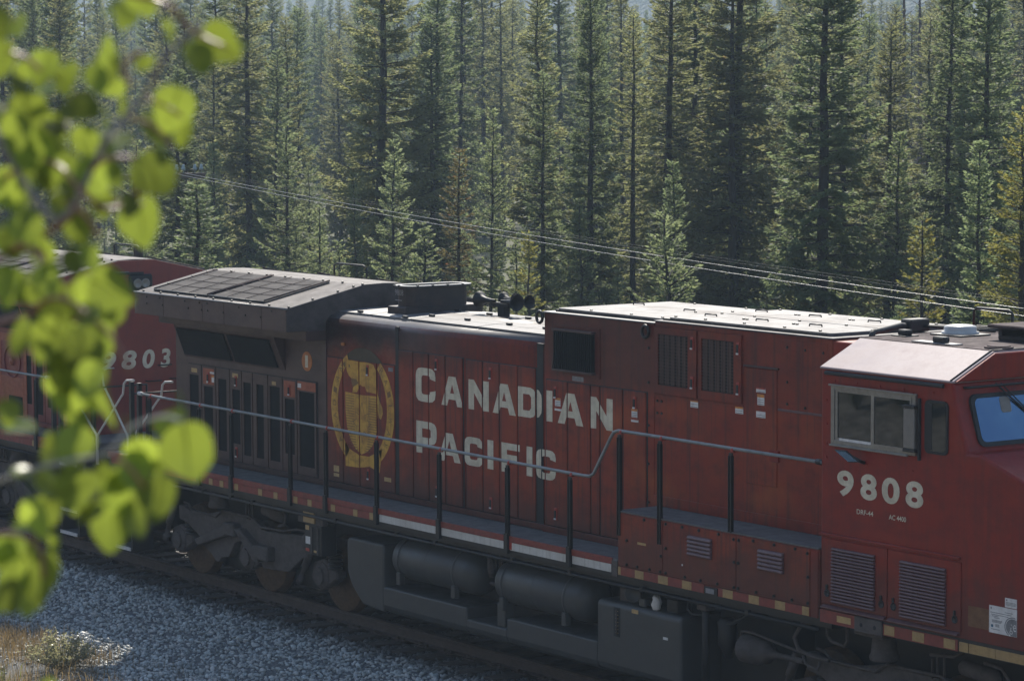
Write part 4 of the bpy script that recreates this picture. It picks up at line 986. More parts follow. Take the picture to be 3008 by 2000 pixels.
    fr_ = [(0, 1, 2, 3), (7, 6, 5, 4), (0, 4, 5, 1), (1, 5, 6, 2), (2, 6, 7, 3), (3, 7, 4, 0)]
    MB().add([p for p in q] + [p - nn * .03 for p in q], fr_).build('mirror_shell', 'black_steel', mr, .006)
    cc = sum(q, Vector()) / 4
    MB().add([p.lerp(cc, .13) + nn * .003 for p in q], [(0, 1, 2, 3)]).build('mirror_glass', 'windshield_glass', mr)
    # front windows
    fx = lambda z: 12.775 + (4.19 - z) * .315 if z > 3.5 else 12.99
    def front_plate(y0, y1, z0, z1, d, r, mt, name, parent):
        m = MB(); o2 = rr(y0, y1, z0, z1, r); n = len(o2)
        m.add([(fx(z) + d, y, z) for y, z in o2] + [(fx(z) - .02, y, z) for y, z in o2], [list(range(n))] + [(k, (k + 1) % n, (k + 1) % n + n, k + n) for k in range(n)])
        return m.build(name, mt, parent)
    for y0, y1 in ((-1.36, -.12), (.12, 1.36)):
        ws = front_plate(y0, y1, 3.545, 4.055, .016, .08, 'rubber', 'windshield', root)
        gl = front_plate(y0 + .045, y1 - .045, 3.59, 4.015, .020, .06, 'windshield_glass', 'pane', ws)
        front_plate(y0 + .38, y0 + .52, 3.86, 4.014, .0225, .03, 'deflector_grey', 'sun_visor', ws)
        MB().tube([(fx(4.14) + .05, y0 + .35, 4.15), (fx(4.0) + .045, y0 + .55, 3.98), (fx(3.7) + .03, y0 + .92, 3.66)], .010, 5).build('wiper', 'rubber', ws)
        MB().tube([(fx(4.14) + .05, y0 + .42, 4.15), (fx(4.0) + .045, y0 + .60, 3.98), (fx(3.7) + .03, y0 + .97, 3.66)], .007, 5).build('wiper', 'rubber', ws)
    MB().tube([(fx(4.13), -1.40, 4.125), (fx(4.13) + .06, -1.38, 4.13), (fx(4.13) + .06, -.2, 4.135), (fx(4.13), -.18, 4.13)], .013, 6).build('grab_rail', 'black_steel', root)
    MB().tube([(13.42, -1.0, 3.42), (13.45, -.95, 3.50), (13.60, -.2, 3.46), (13.6, -.1, 3.38)], .014, 6).build('grab_rail', 'black_steel', root)
    # cab roof fittings
    ab = MB().box(10.98, 11.46, -.20, .24, 4.474, 4.492).build('antenna_base', 'black_steel', root, .006)
    MB().lathe((11.21, .03, 4.492), (0, 0, 1), [(0, .20), (.02, .20), (.022, .175), (.062, .175), (.082, .165), (.092, .12), (.095, 0)], 28).build('antenna_dome', 'antenna_white', ab)
    hc = MB().box(11.52, 12.14, -.95, -.80, 4.474, 4.488).build('hatch_plate', 'stack_rim', root, .004)
    MB().box(11.80, 11.98, -.92, -.83, 4.488, 4.55).build('hatch_box', 'rubber', hc, .012)
    vp = MB().box(10.84, 11.06, -.62, -.42, 4.474, 4.486).build('vent_plate', 'rubber', root, .004)
    MB().box(10.88, 11.02, -.57, -.47, 4.486, 4.545).build('vent_box', 'rubber', vp, .012)
    MB().lathe((12.62, -.76, 4.474), (0, 0, 1), [(0, .15), (.018, .15), (.02, .12), (.03, .12), (.032, 0)], 24, False).build('roof_pad', 'roof_dark', root)
    ac = MB().box(11.80, 12.74, -.15, .75, 4.60, 4.64).build('cooler_lid', 'roof_dark', root, .012)
    MB().box(11.86, 12.68, -.05, .68, 4.474, 4.53).build('cooler_base', 'black_steel', ac, .01)
    for x in (11.90, 12.55): MB().box(x, x + .05, -.08, .70, 4.53, 4.60).build('cooler_leg', 'black_steel', ac)
    MB().tube([(10.66, -.74, 4.44), (10.60, -.66, 4.50), (10.46, -.40, 4.50), (10.30, .0, 4.52), (10.24, .15, 4.50)], .035, 8).build('cable_conduit', 'rubber', root)
    MB().box(10.16, 10.34, .12, .40, 4.44, 4.58).build('conduit_box', 'rubber', root, .015)
    for y in (.45, .62, .80): MB().tube([(10.3, .3, 4.50), (10.7, y, 4.495), (11.3, y, 4.50)], .016, 6).build('cable', 'rubber', root)
    MB().tube([(10.55, .85, 4.46), (10.55, .85, 4.66), (10.60, .85, 4.69), (11.10, .85, 4.69), (11.15, .85, 4.66), (11.15, .85, 4.46)], .016, 6).build('roof_handrail', 'black_steel', root)
    # numbers on the cab side
    for ch, a, b in (('9', 11.045, 11.305), ('8', 11.41, 11.665), ('0', 11.74, 12.01), ('8', 12.10, 12.365)):
        m = MB(); put_text(m, ch, lambda u, v: (a + (b - a) * u, -cy - .003, 2.868 + .272 * v), .035); m.build('cab_number', 'letter_white', root)
    m = MB(); put_text(m, 'DRF-44', lambda u, v: (11.355 + .255 * u, -cy - .003, 2.708 + .052 * v), .012); m.build('cab_lettering', 'letter_white', root)
    m = MB(); put_text(m, 'AC 4400', lambda u, v: (11.85 + .26 * u, -cy - .003, 2.708 + .052 * v), .012); m.build('cab_lettering', 'letter_white', root)
    MB().box(10.785, 12.92, -cy - .028, -cy + .01, 2.425, 2.455).build('cab_moulding', redcab, root, .008, 2)
    ho = None
    for x in (11.0, 11.35, 11.7, 12.05, 12.5):
        if ho is None: ho = MB().lathe((11.0, -cy, 4.06), (0, -1, 0), [(0, .014), (.008, .014), (.009, 0)], 6, False).build('cab_rivet', redcab, root)
        else: again(ho, root, x - 11.0)
    for z in (3.85, 3.6, 3.4, 3.25): again(ho, root, -.13, 0, z - 4.06)
    for x in (11.2, 11.5, 12.2): again(ho, root, x - 11.0, 0, 3.24 - 4.06)
    # equipment doors under the cab
    for a, b, l0, l1 in ((10.815, 11.835, 10.99, 11.66), (11.85, 12.93, 12.05, 12.725)):
        d = MB().box(a, b, -cy - .014, -cy + .01, 1.70, 2.40).build('equipment_door', redcab, root, .005)
        s0 = None
        for k in range(17):
            z = 2.315 - k * .0345
            if s0 is None:
                s0 = MB().prism([(-cy - .012, z - .034), (-cy - .040, z - .028), (-cy - .046, z - .018), (-cy - .034, z - .004), (-cy - .012, z)], 'x', l0, l1).build('louvre', 'louvre_paint', d, .003)
            else:
                q = s0.copy(); COL.objects.link(q); q.parent = d; q.location.z = -.0345 * k
        for x in (a + .09, b - .08):
            MB().lathe((x, -cy - .014, 1.82), (0, -1, 0), [(0, .042), (.006, .042), (.008, .033), (.002, .03), (.001, 0)], 16).build('ring_latch', 'rubber', d)
            MB().box(x - .012, x + .012, -cy - .03, -cy - .014, 1.865, 1.91).build('latch_tab', 'rubber', d)
        MB().prism([(-cy, 1.66), (-cy - .05, 1.665), (-cy - .05, 1.675), (-cy, 1.70)], 'x', a + .02, b - .02).build('door_ledge', 'louvre_paint', d)
    jp = MB().box(11.36, 11.785, -S - .022, -cy, 1.485, 1.645).build('jacking_pad', 'truck_grime', root, .006)
    for x in (11.47, 11.68): MB().lathe((x, -S - .022, 1.565), (0, -1, 0), [(0, .022), (.002, .022), (.0025, 0)], 12, False).build('pad_hole', 'gap_black', jp)
    MB().box(10.80, 11.36, -S - .004, -cy, 1.505, 1.64).build('red_tape', 'tape_red', root)
    MB().box(11.79, 12.90, -S - .004, -cy, 1.505, 1.62).build('red_tape', 'tape_red', root)
    MB().box(11.07, 11.29, -S - .0065, -S - .003, 1.538, 1.605).build('warning_label', 'sticker_yellow', root)
    for x, w in ((11.81, .155), (12.235, .175), (12.70, .165)): MB().box(x, x + w, -S - .0065, -S - .003, 1.515, 1.612).build('reflector', 'tape_yellow', root)
    for a, b in ((12.925, 13.05), (13.065, 13.44), (13.445, 14.2)): MB().box(a, b, -S - .0065, -cy, 1.513, 1.608).build('white_tape', 'tape_yellow', root)
    MB().box(13.03, 13.335, -cy - .0035, -cy, 1.78, 1.985).build('rust_patch', 'rust_patch', root)
    dc = MB().box(13.33, 13.715, -cy - .005, -cy, 1.765, 2.035).build('builder_decal', 'sticker_white', root)
    d2 = MB().box(13.55, 13.712, -cy - .005, -cy, 2.043, 2.135).build('builder_decal', 'sticker_white', root)
    m = MB()
    for z, a, b in ((1.965, 13.35, 13.64), (1.985, 13.55, 13.66), (1.945, 13.36, 13.60), (1.93, 13.37, 13.46), (1.915, 13.40, 13.48), (1.89, 13.37, 13.51), (1.88, 13.37, 13.51), (1.87, 13.37, 13.50), (1.85, 13.42, 13.475), (1.84, 13.42, 13.475), (1.83, 13.42, 13.475), (1.80, 13.36, 13.48)):
        m.box(a, b, -cy - .0062, -cy - .0045, z, z + .006)
    ring = ellipse(13.655, 1.86, .115, .105, n=30)
    m.build('decal_print', 'sticker_grey', dc)
    clip = lambda p: (min(p[0], 13.714), max(p[1], 1.767))
    m = MB(); v, f = sheet_tris([[clip(p) for p in ellipse(13.665, 1.855, .118, .100, radians(72), radians(240), 18)] + [clip(p) for p in ellipse(13.665, 1.855, .106, .090, radians(240), radians(72), 18)]], -cy - .0060); m.add(v, f)
    v, f = sheet_tris([[clip(p) for p in ellipse(13.665, 1.855, .098, .083, radians(65), radians(245), 18)] + [(13.64, 1.767), (13.714, 1.767), (13.714, 1.93)]], -cy - .0060); m.add(v, f)
    put_text(m, 'e', lambda u, v: (13.622 + .045 * u, -cy - .0072, 1.845 + .05 * v), .01)
    m.build('decal_emblem', 'sticker_grey', dc)
    m = MB(); put_text(m, 'ge', lambda u, v: (13.62 + .09 * u, -cy - .0070, 1.785 + .10 * v), -.005); m.build('decal_letters', 'sticker_white', dc)
    m = MB(); v, f = sheet_tris([ellipse(13.375, 1.835, .016, .016, n=16)], -cy - .0064); m.add(v, f); m.build('decal_dot', 'sticker_blue', dc)
    m = MB(); v, f = sheet_tris([ellipse(13.36, 2.01, .010, .011, n=14)], -cy - .0064); m.add(v, f); m.build('decal_dot', 'sticker_grey', dc)
    m = MB()
    for z in (2.09, 2.078, 2.066): m.box(13.565, 13.70, -cy - .0062, -cy - .0045, z, z + .005)
    v, f = sheet_tris([ellipse(13.575, 2.115, .010, .010, n=12)], -cy - .0062); m.add(v, f); m.build('decal_print', 'sticker_grey', d2)
    # pilot and coupler ahead of the photograph's edge
    MB().prism([(14.6, .25), (14.6, 1.5), (15.3, 1.5), (15.3, .6), (15.1, .22)], 'y', -1.45, 1.45).build('pilot', 'black_steel', root, .02)
    MB().box(15.2, 15.75, -.14, .14, .72, 1.0).build('coupler', 'truck_grime', root, .03)
    # ---- fuel tank with air reservoirs
    tb = [(-1.45, .76), (-1.33, .52), (-.95, .33), (.95, .33), (1.33, .52), (1.45, .76)]
    def tank(x0, x1, zt, nm, rr_=.02):
        MB().prism([(-1.45, .44), (-1.41, .36), (-1.25, .29), (1.25, .29), (1.41, .36), (1.45, .44), (1.45, zt), (-1.45, zt)], 'x', x0, x1).build(nm, 'tank_black', root, rr_, 3)
    m = MB().prism([(1.12, 1.16), (1.14, 1.205), (1.19, 1.22), (2.02, 1.22), (2.02, .34), (1.50, .37), (1.24, .58), (1.12, .76)], 'y', -1.45, 1.45).build('fuel_tank_end', 'tank_black', root, .03, 3)
    tank(2.02, 3.95, .672, 'fuel_tank'); tank(3.95, 4.83, .53, 'fuel_tank'); tank(4.83, 6.69, .665, 'fuel_tank')
    ft = MB().prism([(-1.45, .44), (-1.41, .36), (-1.25, .29), (1.25, .29), (1.41, .36), (1.45, .44), (1.45, 1.17), (-1.40, 1.17), (-1.44, 1.15), (-1.45, 1.10)], 'x', 6.69, 8.28).build('fuel_tank_end', 'tank_black', root, .03, 3)
    MB().box(2.0, 6.7, -.85, .85, .5, 1.3).build('tank_core', 'black_steel', root)
    ga = MB().box(7.02, 7.14, -1.456, -1.44, .775, 1.12).build('fuel_gauge', 'rubber', root, .004)
    MB().tube([(7.09, -1.462, .80), (7.09, -1.462, 1.10)], .012, 6).build('gauge_glass', 'truck_grime', ga)
    for k in range(7): MB().box(7.065, 7.115, -1.464, -1.454, .82 + k * .042, .825 + k * .042).build('gauge_mark', 'tape_yellow', ga)
    MB().box(7.37, 7.49, -1.4545, -1.449, 1.095, 1.14).build('warning_label', 'sticker_yellow', root)
    MB().box(7.96, 8.045, -1.4545, -1.449, .875, .905).build('warning_label', 'sticker_white', root)
    dg = MB().lathe((7.22, -1.30, 1.285), (.55, -.8, .1), [(0, .02), (.01, .10), (.05, .105), (.055, .09), (.045, .085), (.044, 0)], 20).build('filler_cap', 'tank_black', root)
    MB().box(6.93, 7.10, -1.30, -1.24, 1.17, 1.36).build('valve_plate', 'truck_grime', root, .006)
    MB().box(7.40, 7.52, -1.38, -1.2, 1.17, 1.27).build('filler_block', 'tank_black', root, .01)
    MB().tube([(7.52, -1.3, 1.22), (7.72, -1.3, 1.21)], .02, 6).build('filler_pipe', 'truck_grime', root)
    rg = MB().lathe((7.73, -1.36, 1.15), (.05, -.1, 1), [(0, .02), (.04, .035), (.09, .055), (.14, .05), (.18, .035), (.20, .0)], 9).build('tied_rag', 'sticker_white', root)
    for v in rg.data.vertices: v.co += Vector((random.uniform(-.014, .014), random.uniform(-.014, .014), random.uniform(-.02, .02)))
    MB().box(7.85, 8.05, -1.32, -1.1, 1.16, 1.32).build('valve_box', 'black_steel', root, .01)
    MB().tube([(8.3, -1.3, 1.42), (8.62, -1.36, 1.42), (8.62, -1.36, .35)], .045, 8).build('drain_pipe', 'black_steel', root)
    MB().box(8.55, 8.72, -1.44, -1.30, 1.30, 1.5).build('pipe_bracket', 'truck_grime', root, .01)
    MB().tube([(8.25, -1.30, 1.38), (8.22, -1.3, 1.24), (8.35, -1.32, 1.20), (8.50, -1.32, 1.22), (8.62, -1.3, 1.2)], .018, 6).build('hose', 'rubber', root)
    MB().tube([(8.7, -1.25, 1.15), (8.95, -1.25, 1.18), (9.2, -1.2, 1.32), (9.5, -1.2, 1.33)], .025, 6).build('hose', 'rubber', root)
    MB().lathe((8.80, -1.2, 1.22), (0.05, 0, -1), [(0, .07), (.04, .11), (.30, .11), (.36, .07), (.45, .035), (.46, 0)], 14).build('drip_cup', 'black_steel', root)
    res = None
    for x0, x1 in ((2.08, 4.02), (4.42, 6.40)):
        L = x1 - x0; R = .275
        prof = [(0, 0), (.01, .12), (.05, .20), (.11, .25), (.17, R), (L - .17, R), (L - .11, .25), (L - .05, .20), (L - .01, .12), (L, 0)]
        r_ = MB().lathe((x0, -1.17, 1.06), (1, 0, 0), prof, 36).build('air_reservoir', 'tank_black', root)
        for xb in (x0 + .27, x1 - .40):
            MB().lathe((xb, -1.17, 1.06), (1, 0, 0), [(-.020, R + .001), (-.018, R + .009), (.018, R + .009), (.020, R + .001)], 36).build('reservoir_band', 'tank_black', r_)
            MB().box(xb - .045, xb + .045, -1.44, -1.36, .74, .90).build('band_bracket', 'tank_black', r_, .008)
        MB().lathe((x0 + L * .46, -1.17, 1.06), (1, 0, 0), [(-.004, R), (-.002, R + .003), (.002, R + .003), (.004, R)], 36).build('weld_seam', 'tank_black', r_)
    for pts, r in (([(4.10, -1.2, 1.42), (4.10, -1.2, 1.15), (4.14, -1.2, 1.05)], .028), ([(4.30, -1.15, 1.42), (4.32, -1.15, 1.0), (4.22, -1.15, .92)], .02), ([(4.2, -1.1, 1.42), (4.2, -1.1, .9), (4.3, -1.1, .75)], .025), ([(4.12, -1.2, .98), (4.34, -1.2, .97), (4.40, -1.2, 1.05)], .022),
                   ([(4.45, -1.3, 1.40), (4.40, -1.3, 1.38), (4.37, -1.3, 1.20)], .012)):
        MB().tube(pts, r, 6).build('air_pipe', 'truck_grime', root)
    MB().lathe((4.16, -1.22, 1.10), (0, 0, 1), [(0, 0), (.01, .04), (.12, .045), (.18, .025), (.2, 0)], 10).build('air_filter', 'truck_grime', root)
    MB().box(4.55, 4.72, -1.40, -1.25, .53, .82).build('reservoir_foot', 'tank_black', root, .01)
    # breaker box beside the rear truck
    MB().box(-.12, .52, -1.46, -1.38, 1.28, 1.47).build('breaker_bracket', 'truck_grime', root, .005)
    MB().box(.06, .34, -1.485, -1.46, 1.30, 1.44).build('reflector', 'tape_yellow', root)
    bb = MB().box(.02, .46, -1.44, -1.2, .86, 1.28).build('breaker_box', 'black_steel', root, .008)
    for x0, x1, z0, z1, mt in ((.05, .14, 1.19, 1.25, 'sticker_yellow'), (.05, .17, 1.0, 1.10, 'sticker_white'), (.05, .14, .90, .94, 'sticker_red'), (.26, .33, .90, .93, 'sticker_yellow')):
        MB().box(x0, x1, -1.444, -1.438, z0, z1).build('box_label', mt, bb)
    MB().box(.20, .235, -1.46, -1.43, .88, 1.24).build('box_bar', 'truck_grime', bb); MB().box(.36, .39, -1.46, -1.43, .88, 1.24).build('box_bar', 'truck_grime', bb)

def make_truck(root, xs, flip=False, detail=True):
    """three-axle truck; xs = axle positions"""
    tr = MB()
    R = .51; WY = .755
    wheels = None
    for x in xs:
        for sy in (-1, 1):
            m = MB(); o = sy * (WY - .04)
            prof = [(0, 0.09), (.0, .40), (.012, .44), (.012, R - .01), (.02, R), (.11, R + .006), (.118, R + .028), (.14, R + .028), (.145, R - .05), (.13, .40), (.10, .1)]
            m.lathe((x, sy * (WY + .067), R), (0, -sy, 0), prof, 40)
            m.build('wheel', 'wheel_rust', root)
        MB().lathe((x, -.7, R), (0, 1, 0), [(0, .09), (1.4, .09)], 12).build('axle', 'truck_grime', root)
        MB().lathe((x + .45, -.45, R + .05), (0, 1, 0), [(0, 0), (0, .33), (.9, .33), (.9, 0)], 14).build('traction_motor', 'black_steel', root)
    a, b, c = xs
    MB().box(a - .62, c + .62, -.60, .60, .13, 1.46).build('truck_fill', 'black_steel', root, .02)  # block added inside the truck to hide the bright ground beyond
    # side frame: outline follows the cast frame, arches over the wheels
    fr = [(a - .10, 1.02), (a + .10, 1.02), (a + .25, .98), (a + .62, .97), (a + .80, 1.0), (a + 1.1, 1.06), (a + 1.25, 1.08), (b + .08, 1.06), (b + .33, .95), (b + .55, .94), (b + .95, .96), (b + 1.30, .99), (c + .05, 1.00), (c + .12, .86),
          (c - .30, .80), (c - .55, .70), (b + 1.05, .44), (b + .36, .40), (b + .20, .56), (b + .02, .70), (b - .20, .74), (b - .45, .66), (b - .62, .44), (b - .84, .40), (b - .92, .33), (a + 1.0, .33), (a + .84, .44), (a + .68, .50), (a + .52, .64), (a + .15, .79), (a - .08, .82)]
    for sy in (-1, 1):
        MB().prism(fr, 'y', sy * 1.0, sy * 1.12).build('side_frame', 'truck_grime', root, .018, 2)
        if sy == 1: continue
        # slanted steering beams
        MB().prism([(a + .53, .60), (a + 1.45, .935), (a + 1.60, .93), (a + 1.60, .80), (a + 1.47, .77), (a + .64, .52)], 'y', -1.22, -1.10).build('steering_beam', 'truck_grime', root, .015)
        MB().box(a + 1.43, a + 1.75, -1.25, -1.1, .78, .96).build('beam_pivot', 'truck_grime', root, .02)
        MB().prism([(b - .30, .90), (b - .12, .91), (b + .46, .62), (b + .40, .50), (b + .28, .50)], 'y', -1.24, -1.10).build('steering_beam', 'truck_grime', root, .015)
        MB().box(b + .26, b + .68, -1.25, -1.1, .54, .74).build('beam_pivot', 'truck_grime', root, .02)
        for x in xs:
            MB().lathe((x - .13, -1.0, .50), (0, -1, 0), [(0, .20), (.09, .19), (.12, .13), (.15, .125), (.155, .0)], 10, False).build('axle_box', 'truck_grime', root)
            MB().prism([(x - .42, .44), (x - .36, .66), (x - .1, .74), (x + .25, .60), (x + .25, .50), (x, .36), (x - .3, .34)], 'y', -1.08, -.92).build('box_housing', 'truck_grime', root, .02)
            m = MB()
            for k in range(5): m.lathe((x + .12, -1.02, .60 + k * .055), (0, 0, 1), [(0, .06), (.02, .10), (.04, .10), (.055, .06)], 12)
            m.build('coil_spring', 'black_steel', root)
        for x0, z0, x1, z1 in ((a - .18, 1.0, a - .42, .50), (c - .28, .84, c - .52, .48)):
            MB().lathe((x0, -1.16, z0), (x1 - x0, 0, z1 - z0), [(0, 0), (0, .055), (.30, .055), (.30, .035), (.50, .035), (.5, .055), (.58, .05), (.58, 0)], 12).build('damper', 'truck_grime', root)
        MB().lathe((c - .50, -1.10, .95), (1, 0, 0), [(0, 0), (0, .05), (.07, .05), (.07, .13), (.34, .13), (.36, .10), (.36, 0)], 18).build('brake_cylinder', 'truck_grime', root)
        MB().lathe((b + .22, -1.02, 1.22), (1, 0, -.10), [(0, 0), (0, .04), (.05, .085), (.28, .085), (.30, .09), (.52, .09), (.55, .05), (.6, 0)], 14).build('brake_cylinder', 'truck_grime', root)
        zz = [(a + .12, 1.07), (a + .25, 1.06), (a + .36, .97), (a + 1.06, .965), (a + 1.24, 1.07), (b + .05, 1.075), (b + .34, .965), (b + .95, .985), (b + 1.32, 1.05), (c + .04, 1.06)]
        MB().tube([(x, -1.14, z + .02) for x, z in zz], .017, 6).build('brake_pipe', 'truck_grime', root)
        MB().tube([(b + .7, -1.15, 1.34), (b + .95, -1.15, 1.32), (b + 1.05, -1.15, 1.22), (b + 1.0, -1.15, 1.10), (b + .85, -1.15, 1.06)], .022, 6).build('hose', 'truck_grime', root)
        MB().tube([(b - .1, -1.15, 1.30), (b + .25, -1.15, 1.33), (b + .4, -1.15, 1.40)], .018, 6).build('hose', 'truck_grime', root)
        MB().lathe((b - .75, -1.2, 1.15), (0, 0, 1), [(0, .15), (.04, .16), (.08, .14), (.28, .12), (.30, .17), (.36, .17)], 14).build('side_bearer', 'truck_grime', root)
        MB().box(b - .95, b - .5, -1.45, -1.15, 1.42, 1.50).build('bearer_plate', 'truck_grime', root, .01)
        for k, x in enumerate((b - .1, b - .02, b + .08)): MB().tube([(x, -1.12, 1.05), (x, -1.12, 1.25 + .04 * k)], .014, 5).build('brake_pipe', 'truck_grime', root)

def loco_ends(root, near):
    """rear platform: steps, grab rails, coupler"""
    MB().box(-6.35, -5.5, -.13, .13, .72, .98).build('coupler', 'truck_grime', root, .03)
    MB().box(-5.62, -5.5, -1.45, 1.45, .45, 1.62).build('end_plate', 'black_steel', root, .01)
    for sy in (-1, 1):
        m = MB()
        for z in (.30, .66, 1.02, 1.36):
            m2 = MB().box(-5.45, -4.88, sy * 1.2, sy * 1.52, z, z + .025).build('step', 'walkway_grey', root)
            MB().box(-5.45, -4.88, sy * 1.515, sy * 1.53, z - .02, z + .03).build('step_edge', 'white_rail', m2)
        MB().box(-4.90, -4.86, sy * 1.15, sy * 1.5, .28, 1.6).build('step_side', 'black_steel', root)
        MB().box(-5.48, -5.44, sy * 1.15, sy * 1.5, .28, 1.6).build('step_side', 'black_steel', root)
        MB().tube([(-4.74, sy * 1.5, 2.83), (-4.98, sy * 1.5, 2.81), (-5.06, sy * 1.5, 2.76), (-5.10, sy * 1.5, 2.60), (-6.02, sy * 1.46, 1.90), (-6.06, sy * 1.46, 1.45)], .017, 6).build('step_rail', 'white_rail', root)
        MB().tube([(-4.74, sy * .86, 2.77), (-4.98, sy * .86, 2.75), (-5.06, sy * .86, 2.70), (-5.10, sy * .86, 2.54), (-5.95, sy * .9, 1.84), (-5.98, sy * .9, 1.4)], .017, 6).build('step_rail', 'white_rail', root)
        for x, y in ((-4.62, 1.48), (-4.86, 1.48), (-4.62, .8)):
            MB().box(x - .03, x + .03, sy * y - .03, sy * y + .03, 1.7, 2.80 if y > 1 else 2.5).build('stanchion', 'black_steel', root)
        MB().tube([(-4.5, sy * .40, 2.74), (-4.56, sy * .40, 2.74), (-4.56, sy * .62, 2.74), (-4.5, sy * .62, 2.74)], .011, 5).build('grab_iron', 'white_rail' if sy < 0 else 'black_steel', root)
        MB().tube([(-5.45, sy * .3, 1.7), (-5.45, sy * .3, 2.55), (-5.45, sy * 1.2, 2.55), (-5.45, sy * 1.2, 1.7)], .02, 6).build('end_rail', 'black_steel', root)
    for pts in ([(-5.62, -.8, 1.3), (-5.75, -.8, 1.45), (-5.95, -.75, 1.3), (-5.95, -.72, .9), (-6.0, -.6, .62)], [(-5.62, -.5, 1.2), (-5.8, -.5, 1.32), (-5.98, -.45, 1.1), (-6.02, -.4, .7)], [(-5.62, .5, 1.2), (-5.8, .5, 1.32), (-5.98, .45, 1.1)]):
        MB().tube(pts, .026, 7).build('brake_hose', 'twig_grey', root)

# the nearer engine, facing right
loco = thing('locomotive', 'red diesel locomotive lettered CANADIAN PACIFIC with number 9808 on its cab', 'locomotive', (5.0, 0, 0))
make_loco_cab = None
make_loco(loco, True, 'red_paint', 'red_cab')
make_truck(loco, (-4.03, -2.015, 0.0)); make_truck(loco, (10.15, 12.165, 14.18))
MB().lathe((9.12, -1.2, .93), (1, 0, 0), [(0, 0), (0, .15), (.015, .16), (.26, .16), (.27, .13), (.40, .12), (.44, .06), (.52, .055), (.53, .035), (1.0, .03)], 22).build('brake_cylinder', 'truck_grime', loco)
MB().tube([(9.1, -1.25, 1.0), (9.12, -1.25, 1.12), (9.3, -1.25, 1.13), (10.0, -1.25, 1.05), (10.5, -1.22, 1.0)], .016, 6).build('brake_pipe', 'truck_grime', loco)
MB().tube([(10.45, -1.3, 1.42), (10.2, -1.3, 1.36), (10.08, -1.3, 1.2), (10.15, -1.3, 1.08), (10.35, -1.28, 1.03), (10.6, -1.25, 1.02)], .024, 6).build('hose', 'truck_grime', loco)
MB().tube([(10.68, -1.35, 1.45), (10.68, -1.35, 1.32), (10.75, -1.35, 1.26), (10.95, -1.35, 1.24), (11.0, -1.35, 1.30), (11.0, -1.35, 1.45)], .018, 6).build('hose', 'truck_grime', loco)
MB().tube([(10.2, -1.28, 1.02), (10.25, -1.28, .93), (10.45, -1.28, .90), (10.48, -1.28, .99)], .016, 6).build('hose', 'truck_grime', loco)
MB().box(8.29, 9.6, -.9, .9, .16, 1.46).build('gap_fill', 'black_steel', loco, .02)  # added block closing the underframe gap against sunlit ground behind
MB().box(.6, 1.2, -.9, .9, .2, 1.46).build('gap_fill', 'black_steel', loco, .02)  # another added block that keeps the sunlit far ground out of view
loco_ends(loco, True)

# the second engine, coupled back to back: the same build mirrored about x = -6.04
MIR = -12.08
loco2 = thing('locomotive', 'red diesel locomotive numbered 9803 on its end wall, half hidden by aspen leaves', 'locomotive', (MIR - 5.0, 0, 0))
make_loco(loco2, False, 'red_clean', 'red_clean')
loco_ends(loco2, False)
make_truck(loco2, (-4.03, -2.015, 0.0)); make_truck(loco2, (10.15, 12.165, 14.18))
MB().box(4.94, 10.78, -.96, .96, 1.7, 4.42).build('inverter_cabinet', 'red_clean', loco2, .012)
MB().box(7.24, 10.78, -S, S, 1.5, 2.27).build('equipment_box', 'red_clean', loco2, .01)
MB().prism([(-1.535, 1.49), (-1.535, 4.19), (-1.0, 4.465), (1.0, 4.465), (1.535, 4.19), (1.535, 1.49)], 'x', 10.77, 12.85).build('cab_body', 'red_clean', loco2, .03)
MB().prism([(12.84, 1.49), (12.84, 3.5), (14.5, 3.06), (14.86, 2.3), (14.86, .5)], 'y', -1.4, 1.4).build('nose', 'red_clean', loco2, .03)
MB().box(1.2, 8.2, -1.45, 1.45, .4, 1.3).build('fuel_tank', 'tank_black', loco2, .05)
# its end wall: number, headlight, lamps and grab irons (x just behind the hood end at -7.60)
MB().box(-4.52, -4.478, -W - .002, W + .002, 1.70, 3.83).build('end_wall', 'red_clean', loco2, .006)
MB().prism([(-1.545, 3.84), (-1.545, 4.14), (-.30, 4.42), (.30, 4.42), (1.545, 4.14), (1.545, 3.84)], 'x', -4.61, -4.585).build('gable_wall', 'red_clean', loco2, .004)
for ch, a, b, z in (('9', -.62, -.34, 2.70), ('8', -.25, .02, 2.70), ('0', .12, .34, 2.70), ('3', .44, .62, 2.70)):
    m = MB(); fx_ = -4.526
    vs, fs = text_tris(ch, .035, .12)
    m.add([(fx_, a + (b - a) * u, z + .30 * v) for u, v in vs], fs); m.build('end_number', 'letter_white', loco2)
hl = MB().box(-4.66, -4.60, -.16, .26, 3.93, 4.20).build('headlight_box', 'rubber', loco2, .03)
for y in (-.02, .12): MB().lathe((-4.66, y, 4.06), (-1, 0, 0), [(0, .07), (.02, .075), (.02, .06), (.005, .03), (.004, 0)], 16).build('headlight', 'aluminium', hl)
MB().box(-4.66, -4.60, -.42, -.16, 4.235, 4.25).build('number_board_hood', 'stack_rim', loco2); MB().box(-4.65, -4.60, -.40, .10, 4.20, 4.235).build('number_board', 'rubber', loco2)
for y, z in ((.30, 2.50), (.72, 2.52), (-.55, 3.45)):
    MB().tube([(-4.52, y - .12, z), (-4.60, y - .12, z), (-4.60, y + .12, z), (-4.52, y + .12, z)], .010, 5).build('grab_iron', 'black_steel', loco2)
